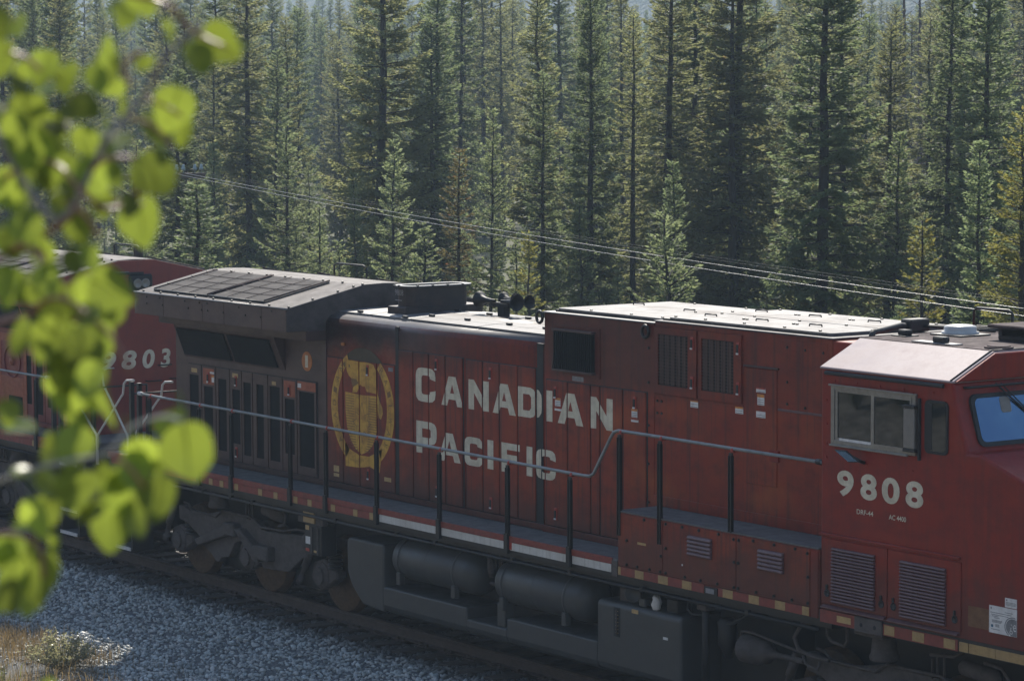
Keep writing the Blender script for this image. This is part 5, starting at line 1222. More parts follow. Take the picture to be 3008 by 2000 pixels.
# flank door of the second engine seen between the leaves
dr = MB().frame(-2.60, -1.55, 1.80, 3.15, -2.50, -1.66, 2.45, 3.02, -W - .03, -W - .018).build('radiator_door', 'orange_faded', loco2, .004)
MB().box(-2.50, -1.66, -W - .022, -W - .016, 2.45, 3.02).build('vent_recess', 'red_clean', dr)
MB().lathe((-2.08, -W - .02, 2.70), (0, -1, 0), [(0, 0), (0, .07), (.04, .06), (.045, 0)], 14).build('vent_hub', 'orange_faded', dr)
an = [i * 2 * pi / 16 for i in range(17)]
MB().tube([(-2.08 + .3 * cos(q), -W - .03, 2.70 + .26 * sin(q)) for q in an], .015, 6, False).build('vent_ring', 'red_clean', dr)
MB().box(-2.45, -1.95, -W - .036, -W - .028, 1.84, 2.14).build('vent_screen', 'screen_black', dr)
MIR = None

# ------------------------------------------------------------------ conifers
def conifer(H, hb, Rmax, seed, step=.26, nb=6, dens=1.0, top=1.0, droop=.35, spray=0.092, shape=.75, bare=0.0, taper=.0095, lean=0.0):
    """returns (trunk mesh, crown mesh without material): whorls of branches, side twigs, needle sprays"""
    r = np.random.default_rng(seed)
    tw = MB(); n = 14
    bend = [(lean * (i / n) ** 2 * H + r.normal(0, .02), r.normal(0, .02), H * i / n * .995) for i in range(n + 1)]
    bend[0] = (0, 0, -.4)
    rad = [max(.012, H * taper * (1 - i / n) ** .8 + .01) for i in range(n + 1)]
    tw.tube(bend, .1, 8, True, rad)
    bz = np.array([b[2] for b in bend]); bx = np.array([b[0] for b in bend]); by = np.array([b[1] for b in bend])
    for _k in range(int(H * 3.2)):      # dead twigs on the lower trunk
        zz = r.uniform(.12, .62) * H; az = r.uniform(0, 6.28); l = r.uniform(.3, .8) * min(1, Rmax); qx, qy = np.interp(zz, bz, bx), np.interp(zz, bz, by)
        tw.tube([(qx, qy, zz), (qx + cos(az) * l * .6, qy + sin(az) * l * .6, zz - .04 * l), (qx + cos(az) * l, qy + sin(az) * l, zz - .22 * l)], .01, 3, False, [.010, .007, .003])
    P = []; D = []; L = []; U = []
    z = hb
    while z < H - .05:
        f = (z - hb) / (H - hb)
        R = Rmax * min(1.0, ((1 - f) ** shape) * (1 + .0 * f)) * min(1, .55 + f * 3)
        k = max(3, int(round(nb * (.7 + .5 * r.random()))))
        a0 = r.uniform(0, 2 * pi)
        for b in range(k):
            if r.random() < bare: continue
            az = a0 + 2 * pi * b / k + r.normal(0, .3)
            Lb = R * r.choice([r.uniform(.45, .75), r.uniform(.75, 1.15)]) + .10
            zb = z + r.uniform(-.12, .12)
            up = .75 * f ** 1.5 - droop * (1 - f) + r.normal(0, .10)
            cx, cy = np.interp(zb, bz, bx), np.interp(zb, bz, by)
            m = max(4, int(Lb / .062))
            t = np.linspace(.12, 1, m)
            px = cx + cos(az) * Lb * t; py = cy + sin(az) * Lb * t
            pz = zb + Lb * (up * t + .30 * t ** 2 * (1 - f) - .10 * np.sin(t * pi) * (1 - f))
            if Lb > .35:
                tw.tube([(cx, cy, zb), (px[m // 2], py[m // 2], pz[m // 2]), (px[-1], py[-1], pz[-1])], .01, 4, False, [.010 + .010 * Lb, .008 + .005 * Lb, .003])
            dirb = np.array([cos(az), sin(az), up])
            dirb /= np.linalg.norm(dirb)
            side = np.array([-sin(az), cos(az), 0])
            for i in range(m):
                # sprays along the main axis
                P.append((px[i], py[i], pz[i])); D.append(dirb + r.normal(0, .18, 3)); L.append(spray * r.uniform(.8, 1.3)); U.append(r.normal(0, 1, 3))
                tl = .56 * Lb * (1 - t[i]) ** .8 * min(1, .15 + 2.0 * t[i]) + .04
                if tl < .05 or t[i] < .22: continue
                for sgn in (-1, 1):
                    if r.random() > dens: continue
                    d = dirb * r.uniform(.5, .9) + side * sgn * r.uniform(.6, 1.0) + np.array([0, 0, -.12 - .22 * (1 - f) * droop + r.normal(0, .10)])
                    d /= np.linalg.norm(d)
                    q = max(1, int(tl / (spray * .42)))
                    for j in range(q):
                        s = (j + .6) / q * tl
                        P.append((px[i] + d[0] * s, py[i] + d[1] * s, pz[i] + d[2] * s - .12 * s * s)); D.append(d + r.normal(0, .22, 3)); L.append(spray * r.uniform(.7, 1.25)); U.append(r.normal(0, 1, 3))
        z += step * r.uniform(.75, 1.25) * (1.0 if f < .8 else .7)
    P.append((bx[-1], by[-1], H)); D.append((0, 0, 1)); L.append(.10 * top); U.append((1, 0, 0))
    P, D, L, U = (np.asarray(v, float) for v in (P, D, L, U))
    D /= np.linalg.norm(D, axis=1)[:, None]
    S1 = np.cross(D, U); S1 /= np.linalg.norm(S1, axis=1)[:, None] + 1e-9
    w = (L * r.uniform(.20, .34, len(L)))[:, None]
    A = P - D * (L * .35)[:, None]; T = P + D * (L * .75)[:, None]; M = P + D * (L * .1)[:, None]
    V = np.stack([A, M + S1 * w, T, M - S1 * w], 1).reshape(-1, 3)
    F = np.arange(len(P) * 4).reshape(-1, 4)
    return tw, V, F

PROTO = []
def proto(kind, mat, **kw):
    tw, V, F = conifer(**kw)
    tm = tw.data('trunk'); tm.materials.append(MATS['bark' if kind != 'dead' else 'bark_dead'])
    cm = np_mesh('crown', V, F, 4, False, [mat]) if len(F) else None
    PROTO.append((kind, kw['H'], tm, cm)); return len(PROTO) - 1
TALL = [proto('tall', 'needles_olive', H=15.0, hb=.8, Rmax=1.60, seed=1, dens=.95, droop=.40, nb=7, step=.36, shape=.55, spray=0.113),
        proto('tall', 'needles_dark', H=14.0, hb=.5, Rmax=1.40, seed=2, dens=.95, droop=.45, nb=7, step=.34, shape=.5, spray=0.113),
        proto('tall', 'needles_olive', H=16.0, hb=1.5, Rmax=1.90, seed=3, dens=.85, droop=.30, nb=6, step=.42, shape=.5, spray=0.118),
        proto('tall', 'needles_dark', H=13.0, hb=.8, Rmax=1.15, seed=4, dens=.95, droop=.5, nb=7, step=.32, shape=.5, spray=0.109),
        proto('tall', 'needles_olive', H=15.5, hb=2.2, Rmax=1.35, seed=5, dens=.8, droop=.35, nb=6, step=.42, shape=.5, bare=.08, spray=0.113)]
BIG = proto('big', 'needles_olive', H=17.0, hb=1.5, Rmax=2.3, seed=6, dens=.9, droop=.22, nb=7, step=.44, shape=.6, spray=0.126, taper=.0125)
BIG2 = proto('big', 'needles_dark', H=16.0, hb=.8, Rmax=2.1, seed=16, dens=.95, droop=.32, nb=7, step=.40, shape=.6, spray=0.126, taper=.0125)
PALE = [proto('young', 'needles_pale', H=7.5, hb=.2, Rmax=1.55, seed=7, dens=.98, droop=.10, nb=7, step=.27, shape=.9, spray=0.078, taper=.009),
        proto('young', 'needles_pale', H=6.0, hb=.2, Rmax=1.15, seed=8, dens=.98, droop=.08, nb=7, step=.24, shape=.95, spray=0.074, taper=.009)]
YELLOW = proto('young', 'needles_yellow', H=6.5, hb=.2, Rmax=.95, seed=9, dens=.95, droop=.15, nb=6, step=.27, shape=.8, spray=0.078, taper=.009)
YELBIG = proto('tall', 'needles_yellow', H=11.0, hb=.3, Rmax=1.8, seed=10, dens=.9, droop=.2, nb=6, step=.36, shape=.7, spray=0.087, taper=.012)
RUSTY = proto('young', 'needles_rusty', H=8.5, hb=.4, Rmax=1.15, seed=12, dens=.85, droop=.25, nb=6, step=.24, shape=.7, bare=.10, spray=0.081, taper=.010)
SPRIG = proto('young', 'needles_pale', H=4.6, hb=.2, Rmax=1.1, seed=13, dens=.85, droop=-.25, nb=7, step=.22, shape=.85, spray=0.067, taper=.009)
DEAD = proto('dead', 'needles_rusty', H=12.5, hb=2.0, Rmax=.75, seed=14, dens=.0, droop=.25, nb=5, step=.35, shape=.6, taper=.010)
NARROW = proto('tall', 'needles_dark', H=9.0, hb=.4, Rmax=.75, seed=15, dens=.98, droop=.3, nb=8, step=.18, shape=.6, spray=0.081)

def plant(pi_, x, y, h, label, cat='tree', group=None, name='spruce_tree', rot=None, z=None, wide=1.0):
    kind, H, tm, cm = PROTO[pi_]
    z = float(ground_z(x, y)) if z is None else z
    t = thing(name, label, cat, (x, y, z), group)
    s = h / H; t.scale = (s * wide, s * wide, s); t.rotation_euler = (random.gauss(0, .016), random.gauss(0, .016), random.uniform(0, 6.28) if rot is None else rot)
    a = bpy.data.objects.new('trunk', tm); COL.objects.link(a); a.parent = t
    if kind != 'dead':
        c = bpy.data.objects.new('crown', cm); COL.objects.link(c); c.parent = t
    return t

def seen_from_camera(px, y):
    """x of the point at depth line y that falls in the photograph's column px (of 2358)"""
    d = _d + _r2 * ((px * 1.27563 - 1504) / 8885.0)
    return CAM.x + d.x / d.y * (y - CAM.y)
def height_at(px, py, y):
    d = _d + _r2 * ((px * 1.27563 - 1504) / 8885.0) - _u2 * ((py * 1.27563 - 1000) / 8885.0)
    return CAM.z + d.z / d.y * (y - CAM.y)
LAND = []
def grove(pi_, px, y, py_top, label, **kw):
    """a tree standing y metres beyond the track, its tip as high as the photograph shows"""
    x = seen_from_camera(px, y); h = height_at(px, py_top, y) - float(ground_z(x, y))
    LAND.append((px, label))
    return plant(pi_, x, y, h, label, **kw)

# the trees the photograph lets one pick out (column, distance beyond the track, tip)
grove(BIG, 870, 20, -330, 'tall dark spruce with thick trunk and long drooping limbs above the radiator roof', rot=.4)
grove(BIG, 1690, 22, -420, 'very tall spruce with a broad dark trunk right of the young tree by the wires', rot=2.0)
grove(BIG2, 1888, 17, -300, 'big spruce with wide layered branches standing over the cab end of the roof', rot=1.2, wide=1.1)
grove(BIG2, 1358, 18, -40, 'dense dark spruce reaching the top of the picture above the white cabinet roof', rot=4.0, wide=.85)
grove(TALL[0], 578, 21, -210, 'tall spruce with a bare dark lower trunk left of the pale young spruce', rot=.9)
grove(TALL[1], 528, 27, -120, 'slim dark trunked spruce just right of the utility pole crossarm', rot=3.1)
grove(TALL[4], 1455, 19, 30, 'thin straight spruce with a sharp tip over the roof of the blower cabinet', rot=.3)
grove(TALL[2], 1520, 25, -160, 'tall open branched spruce behind the young double topped spruce', rot=5.1)
grove(TALL[3], 1600, 26, -200, 'slender tall spruce between the double topped spruce and the broad trunked one', rot=2.7)
grove(TALL[0], 2040, 21, 52, 'full spruce with its pointed tip below the picture top, above the cab', rot=1.9, wide=1.2)
grove(BIG2, 2212, 24, -260, 'dark spruce with a heavy shaded trunk right of the small golden spruce', rot=.2, wide=.75)
grove(TALL[1], 2262, 20, -190, 'tall deep green spruce standing close to the right picture edge', rot=4.4)
grove(YELBIG, 2352, 9.5, 250, 'yellow tinged spruce cut by the right picture edge', rot=2.2)
grove(NARROW, 2254, 11.5, 330, 'narrow column shaped dark spruce near the right picture edge', rot=2.2)
grove(PALE[0], 668, 13, 285, 'pale green full skirted young spruce rising left of the big limbed spruce', rot=1.1)
grove(PALE[0], 893, 12, 325, 'pale young spruce in front of the big limbed trunk', rot=3.4, wide=.9)
grove(PALE[1], 742, 11.5, 478, 'smaller pale spruce tucked between two larger pale young ones', rot=.1)
grove(PALE[1], 795, 10.5, 560, 'low pale spruce whose tip just clears the radiator roof', rot=2.1)
grove(RUSTY, 1050, 13, 345, 'thin young spruce with brown dying twigs at its top', rot=.6)
grove(PALE[0], 1127, 13, 255, 'tall pale young spruce just left of the horn, above the exhaust stack', rot=5.0, wide=.75)
grove(PALE[1], 985, 11, 520, 'rounded pale spruce directly behind the exhaust stack', rot=1.0, wide=1.25)
grove(YELLOW, 1225, 11, 535, 'small yellow green spruce standing behind the air horn', rot=2.9)
grove(SPRIG, 1533, 7.5, 500, 'young spruce with two bare leaders poking above the white cabinet roof', rot=.8)
grove(YELLOW, 2132, 9.5, 503, 'small golden spruce behind the white roof antenna', rot=.5, wide=1.05)
grove(PALE[1], 1187, 12, 560, 'small pale spruce half behind the right side of the horn', rot=2.0)
grove(TALL[3], 1245, 18, 170, 'narrow green spruce left of the dense dark one', rot=.0)
grove(TALL[1], 1000, 23, -90, 'straight dark trunked spruce right of the big limbed one', rot=1.0)
grove(NARROW, 2060, 10.5, 705, 'little dark spruce whose tip pokes over the cabinet roof end', rot=1.6)
grove(DEAD, 2085, 40, -150, 'bare dead spruce with grey twigs near the upper right', name='dead_tree')
grove(DEAD, 2115, 44, -120, 'leafless brown snag standing beside the other dead spruce', name='dead_tree')
grove(BIG2, 130, 24, -160, 'bushy spruce behind the aspen leaves at the upper left', rot=2.0)
grove(TALL[1], 75, 26, -20, 'dark spruce with a free standing tip in the upper left corner', rot=.5, wide=.8)
grove(PALE[0], 330, 9.5, 330, 'blue green spruce glimpsed through the aspen leaves above the second engine', rot=1.4)
grove(NARROW, 452, 6.6, 425, 'dark little spruce just below the line pole crossarm', rot=1.0, wide=1.9)
grove(BIG2, 410, 13, 150, 'dark bushy spruce standing just left of the pole crossarm', rot=3.0)
# the rest of the forest: rows further in
LF = ['slender green spruce, one of many alike deep inside the forest', 'small spruce of the undergrowth between the forest trunks']
def forest(n, y0, y1, tip, pool, label, group, gap, lo=3.0):
    placed = []
    k = 0; tries = 0
    while k < n and tries < n * 40:
        tries += 1
        y = y0 + (y1 - y0) * random.random()
        px = random.uniform(-140, 2500); x = seen_from_camera(px, y)
        if any((x - a) ** 2 + (y - b) ** 2 < gap * gap for a, b in placed): continue
        h = height_at(px, random.uniform(*tip), y) - float(ground_z(x, y))
        if h < lo: continue
        placed.append((x, y)); k += 1
        plant(random.choice(pool), x, y, h, label, group=group, wide=random.uniform(.72, 1.2))
# second row: each one named by the landmark in front of it
MARK = [(75, 'the corner tip at upper left'), (330, 'the blue green spruce'), (452, 'the pole crossarm'), (578, 'the bare lower trunk'), (668, 'the full skirted young spruce'),
        (870, 'the droopy thick trunk'), (985, 'the exhaust stack'), (1127, 'the air horn'), (1225, 'the yellow green spruce'), (1358, 'the dense dark spruce'), (1533, 'the twin leader young spruce'),
        (1690, 'the broadest dark trunk'), (1888, 'the wide layered spruce'), (2040, 'the full spruce above the cab'), (2132, 'the small golden spruce'), (2254, 'the narrow column spruce'), (2352, 'the yellow edge spruce')]
used = set(); row2 = []
tries = 0
while len(row2) < 32 and tries < 3000:
    tries += 1
    y = random.uniform(20, 34); px = random.uniform(-60, 2420); x = seen_from_camera(px, y)
    if any((x - a) ** 2 + (y - b) ** 2 < 6.8 for a, b in row2): continue
    h = height_at(px, random.uniform(-220, 130), y) - float(ground_z(x, y))
    if h < 3: continue
    mk = min(MARK, key=lambda m: abs(m[0] - px)); i = random.randrange(5)
    tone = ('olive green', 'dark green', 'open branched olive', 'slim dark', 'sparse olive')[i]
    lab = 'tall %s spruce behind and %s of %s' % (tone, 'left' if px < mk[0] else 'right', mk[1])
    if lab in used: continue
    used.add(lab); row2.append((x, y))
    plant(TALL[i], x, y, h, lab, group='second row of tall spruces', wide=random.uniform(.72, 1.2))
forest(105, 34, 66, (-170, 120), TALL, LF[0], 'forest spruces behind the front rows', 2.1)
forest(52, 14, 40, (280, 640), PALE + [NARROW], LF[1], 'undergrowth spruces beyond the track', 1.3, 1.2)

# the wood beyond: one mass, scattered by geometry nodes from trees of the forest above
src = [o for o in bpy.data.objects if o.get('group') == 'forest spruces behind the front rows']
def wood(kind_i, n, seed):
    srcs = next(o for o in src if any(c.data is PROTO[TALL[kind_i]][3] for c in o.children))
    parts = list(srcs.children)
    r = np.random.default_rng(seed); P = []
    while len(P) < n:
        y = r.uniform(66, 190); px = r.uniform(-250, 2620) if len(P) < n * .6 else r.uniform(-1300, 3600); x = seen_from_camera(px, y); h = height_at(px, r.uniform(-30, 120), y) - float(ground_z(x, y))
        if h > 5: P.append((x, y, float(ground_z(x, y)), h / PROTO[TALL[kind_i]][1], r.uniform(0, 6.28)))
    P = np.array(P)
    me = bpy.data.meshes.new('forest'); me.vertices.add(n); me.vertices.foreach_set('co', P[:, :3].astype(np.float32).ravel())
    for nm, col in (('tree_scale', 3), ('tree_turn', 4)):
        at = me.attributes.new(nm, 'FLOAT', 'POINT'); at.data.foreach_set('value', P[:, col].astype(np.float32))
    o = bpy.data.objects.new('forest', me); COL.objects.link(o); o['kind'] = 'stuff'
    ng = bpy.data.node_groups.new('scatter_trees', 'GeometryNodeTree')
    ng.interface.new_socket('Geometry', in_out='INPUT', socket_type='NodeSocketGeometry'); ng.interface.new_socket('Geometry', in_out='OUTPUT', socket_type='NodeSocketGeometry')
    N = ng.nodes; gi = N.new('NodeGroupInput'); go = N.new('NodeGroupOutput')
    iop = N.new('GeometryNodeInstanceOnPoints'); jn = N.new('GeometryNodeJoinGeometry'); g2i = N.new('GeometryNodeGeometryToInstance')
    for c in parts:
        ob = N.new('GeometryNodeObjectInfo'); ob.inputs['Object'].default_value = c; ob.inputs['As Instance'].default_value = False; ob.transform_space = 'ORIGINAL'
        ng.links.new(ob.outputs['Geometry'], jn.inputs[0])
    ng.links.new(jn.outputs[0], g2i.inputs[0]); ng.links.new(g2i.outputs[0], iop.inputs['Instance']); ng.links.new(gi.outputs[0], iop.inputs['Points'])
    a1 = N.new('GeometryNodeInputNamedAttribute'); a1.data_type = 'FLOAT'; a1.inputs['Name'].default_value = 'tree_scale'
    a2 = N.new('GeometryNodeInputNamedAttribute'); a2.data_type = 'FLOAT'; a2.inputs['Name'].default_value = 'tree_turn'
    cx = N.new('ShaderNodeCombineXYZ'); ng.links.new(a2.outputs[0], cx.inputs[2])
    ng.links.new(a1.outputs[0], iop.inputs['Scale']); ng.links.new(cx.outputs[0], iop.inputs['Rotation']); ng.links.new(iop.outputs[0], go.inputs[0])
    md = o.modifiers.new('scatter', 'NODES'); md.node_group = ng
for i in range(4): wood(i, 190, 40 + i)
for k in range(34):
    x = -16 + k * .62 + random.uniform(-.3, .3); y = -13.3 - random.uniform(0, .8)
    plant(random.choice(PALE + [NARROW]), x, y, random.uniform(.9, 2.4), 'low green spruce on the roadside bank, seen only in the cab window reflection', group='low spruces on the roadside bank', wide=1.5)

# ------------------------------------------------------------------ pole line beyond the track
pole = thing('utility_pole', 'wooden line pole whose crossarm with glass insulators shows beside the aspen leaves', 'utility pole', (-20.3, 6.75, float(ground_z(-20.3, 6.75))))
MB().lathe((-20.3, 6.75, -1.0), (0, 0, 1), [(0, .12), (6.0, .09), (6.35, .088), (6.36, 0)], 12).build('pole', 'tie_wood', pole)
MB().box(-20.29, -20.18, 5.23, 8.27, 5.24, 5.35).build('crossarm', 'wood_pole', pole, .008)
ins0 = MB().lathe((-20.235, 7.62, 5.35), (0, 0, 1), [(0, .012), (.05, .012), (.05, .045), (.10, .046), (.12, .03), (.15, .034), (.175, .022), (.18, 0)], 14).build('insulator', 'glass_insulator', pole)
for y in (7.78, 8.05, 8.20, 5.88, 5.72, 5.45, 5.30): again(ins0, pole, 0, y - 7.62)
for y0 in (6.0, 7.5): MB().tube([(-20.17, y0, 5.22), (-20.17, 6.75, 4.75)], .014, 5).build('brace', 'truck_grime', pole)
pole2 = thing('utility_pole', 'second line pole standing beyond the right picture edge', 'utility pole', (78.0, 6.75, float(ground_z(78, 6.75))))
MB().lathe((78, 6.75, -1.0), (0, 0, 1), [(0, .13), (6.3, .105), (6.75, .10), (6.76, 0)], 12).build('pole', 'wood_pole', pole2)
MB().box(77.84, 77.95, 5.23, 8.27, 5.22, 5.33).build('crossarm', 'wood_pole', pole2, .008)
def wire(y0, q, r, mt, label):
    pts = []
    for i in range(121):
        x = -20.2 + 98.2 * i / 120
        pts.append((x, y0, q[0] * x * x + q[1] * x + q[2]))
    o = MB().tube(pts, r, 6).build('overhead_wire', mt); tag(o, label, 'wire', 'wires strung along the pole line'); return o
wire(7.62, (.00083, -.0448, 4.088), .0046, 'wire_metal', 'lower bright overhead wire crossing in front of the spruces')
wire(7.78, (.000724, -.0440, 4.167), .0046, 'wire_metal', 'upper bright overhead wire just above the lower bright one')
wire(8.05, (.00072, -.0436, 4.20), .0016, 'wire_dark', 'faint thin dark wire above the two bright wires')
wire(8.20, (.00072, -.0434, 4.22), .0016, 'wire_dark', 'faintest topmost thin wire of the pole line')

# ------------------------------------------------------------------ grass and weeds at the foot of the bank
def blades(n, fx, length, width, name, mt, lean=.5):
    x, y = fx(n); n = len(x); z = ground_z(x, y)
    L = RNG.uniform(*length, n); az = RNG.uniform(0, 2 * pi, n); ln = RNG.uniform(.1, lean, n)
    d = np.stack([np.cos(az), np.sin(az), np.zeros(n)], -1); s = np.stack([-np.sin(az), np.cos(az), np.zeros(n)], -1) * (RNG.uniform(*width, n) / 2)[:, None]
    b = np.stack([x, y, z - .02], -1)
    m = b + d * (L * ln * .3)[:, None] + np.array([0, 0, 1.0]) * (L * .6)[:, None]
    t = b + d * (L * ln)[:, None] + np.array([0, 0, 1.0]) * (L * (1 - ln * .3))[:, None]
    V = np.stack([b - s, b + s, m + s * .8, m - s * .8, t + s * .15, t - s * .15], 1).reshape(-1, 3)
    k = (np.arange(n) * 6)[:, None]
    F = np.concatenate([k + np.array([0, 1, 2, 3]), k + np.array([3, 2, 4, 5])])
    o = link(name, np_mesh(name, V, F, 4), mt); o['kind'] = 'stuff'; return o
def patch(x0, x1, ya, yb, thin=0.0):
    def f(n):
        x = RNG.uniform(x0, x1, n); y = yb - (yb - ya) * RNG.uniform(0, 1, n) ** (1 + thin); return x, y
    return f
def clumps(x0, x1, ya, yb, m, sp):
    def f(n):
        c = RNG.integers(0, m, n); cx = RNG.uniform(x0, x1, m); cy = RNG.uniform(ya, yb, m)
        return cx[c] + RNG.normal(0, sp, n), np.clip(cy[c] + RNG.normal(0, sp, n), ya - .2, yb + .25)
    return f
blades(9500, clumps(-9, 3.5, -7.6, -4.5, 230, .20), (.14, .40), (.004, .008), 'grass', 'dry_grass', 1.0)
blades(2600, clumps(-9, 3.5, -7.8, -5.3, 60, .15), (.15, .38), (.007, .014), 'grass', 'green_grass', .7)
blades(420, patch(-8, 4, -5.0, -3.4, .8), (.08, .26), (.004, .007), 'grass', 'dry_grass', .5)
blades(2600, clumps(-4.4, -1.0, -4.7, -3.9, 70, .16), (.10, .32), (.004, .007), 'grass', 'dry_grass', .6)
blades(9000, patch(-14, 40, -24, -6.5), (.12, .34), (.008, .016), 'grass', 'dry_grass', .7)

def weed(x, y, h, w, n, label):
    z = float(ground_z(x, y)); t = thing('weed_bush', label, 'plant', (x, y, z))
    st = MB(); P = []
    for k in range(70):
        az = random.uniform(0, 6.28); rr = w * sqrt(random.random()); hh = h * (1 - .45 * (rr / w) ** 2) * random.uniform(.75, 1.05)
        pts = [(x + cos(az) * rr * q ** .8, y + sin(az) * rr * q ** .8, z + hh * q) for q in (0, .35, .7, 1)]
        st.tube(pts, .004, 4, False, [.005, .004, .003, .0015])
        for j in range(n):
            q = .22 + .78 * random.random() ** .8; i = min(2, int(q * 3)); f = q * 3 - i
            P.append([pts[i][c] * (1 - f) + pts[i + 1][c] * f + random.gauss(0, .025) for c in range(3)])
    st.build('stems', 'bark', t)
    P = np.array(P); N = len(P)
    d = RNG.normal(0, 1, (N, 3)); d[:, 2] = np.abs(d[:, 2]) * .7; d /= np.linalg.norm(d, axis=1)[:, None]
    s = np.cross(d, RNG.normal(0, 1, (N, 3))); s /= np.linalg.norm(s, axis=1)[:, None]
    L = RNG.uniform(.024, .048, N)[:, None]; w_ = L * .34
    V = np.stack([P - d * L * .5, P + s * w_, P + d * L * .6, P - s * w_], 1).reshape(-1, 3)
    o = link('leaves', np_mesh('leaves', V, np.arange(N * 4).reshape(-1, 4), 4), 'weed_leaf', t); o['kind'] = 'stuff'
    return t
weed(-.95, -4.62, .55, .52, 34, 'bushy weed with glinting silvery leaves at the edge of the gravel')

# ------------------------------------------------------------------ aspen leaning in from the left, close to the lens
def cam_pt(px, py, depth):
    d = _d + _r2 * ((px * 1.27563 - 1504) / 8885.0) - _u2 * ((py * 1.27563 - 1000) / 8885.0)
    return CAM + d * depth
def leaf_mesh(seed, fold, curl):
    r = random.Random(seed); m = MB(); n = 18; rows = 5
    prof = []
    for i in range(n):
        a = 2 * pi * i / n
        rad = 1.0 + .05 * cos(3 * a + seed) + .02 * r.uniform(-1, 1)
        x, y = sin(a) * rad * .98, -cos(a) * rad
        if y > .72: y += (y - .72) * .85; x *= 1 - (y - .72) * .5
        if y < -.75: y = -.75 - (y + .75) * -.6
        prof.append((x, y))
    vs = [(0, 0, 0)]; fs = []
    for k in range(1, rows + 1):
        f = k / rows
        for x, y in prof:
            X, Y = x * f, y * f
            vs.append((X, Y, fold * abs(X) + curl * Y * Y + .03 * sin(4 * X + seed) * f))
    for i in range(n): fs.append((0, 1 + i, 1 + (i + 1) % n))
    for k in range(rows - 1):
        for i in range(n):
            j = (i + 1) % n; fs.append((1 + k * n + i, 1 + (k + 1) * n + i, 1 + (k + 1) * n + j, 1 + k * n + j))
    m.add(vs, fs, True)
    m.tube([(0, -.7, .0), (0, 0, .035), (0, 1.0, .01)], .03, 4, False, [.04, .03, .01])
    m.tube([(0, -.72, 0), (.05, -1.3, -.1), (.02, -1.9, -.35)], .035, 5, False)
    me = m.data('leaf'); me.materials.append(MATS['aspen_leaf']); return me
LEAFM = [leaf_mesh(1, .12, .10), leaf_mesh(2, .22, .02), leaf_mesh(3, .05, -.12), leaf_mesh(4, .30, .12)]
tx, ty = 31.72, -22.22
asp = thing('aspen_tree', 'blurred aspen branch with bright green round leaves close at the left edge', 'tree', (tx, ty, float(ground_z(tx, ty))))
DEP = 2.62
def twig(pts, r0, r1, mt='twig_red', dep=None):
    m = MB(); P = [cam_pt(x, y, d) for x, y, d in pts]
    Q = []
    for i in range(len(P) - 1):     # smooth path
        a = P[max(i - 1, 0)]; b = P[i]; c = P[i + 1]; e = P[min(i + 2, len(P) - 1)]
        for k in range(5):
            t = k / 5; Q.append(.5 * ((2 * b) + (c - a) * t + (2 * a - 5 * b + 4 * c - e) * t * t + (3 * b - a - 3 * c + e) * t ** 3))
    Q.append(P[-1])
    r0 *= .5; r1 *= .8; n = len(Q); m.tube(Q, r0, 7, True, [r0 + (r1 - r0) * i / (n - 1) for i in range(n)])
    m.build('twig', mt, asp); return Q
trunk_top = cam_pt(-900, -700, 2.9)
m = MB(); base = Vector((tx, ty, float(ground_z(tx, ty)) - .2))
m.tube([base, base.lerp(trunk_top, .35) + Vector((.03, -.02, 0)), base.lerp(trunk_top, .7), trunk_top, trunk_top + Vector((-.05, .05, 1.2))], .03, 10, True, [.045, .038, .03, .024, .008])
m.build('trunk', 'aspen_bark', asp)
A = [(x, y, d) for x, y, d in ((-640, -100, 2.9), (-300, 60, 2.75), (-60, 240, 2.66))]
NODES = []
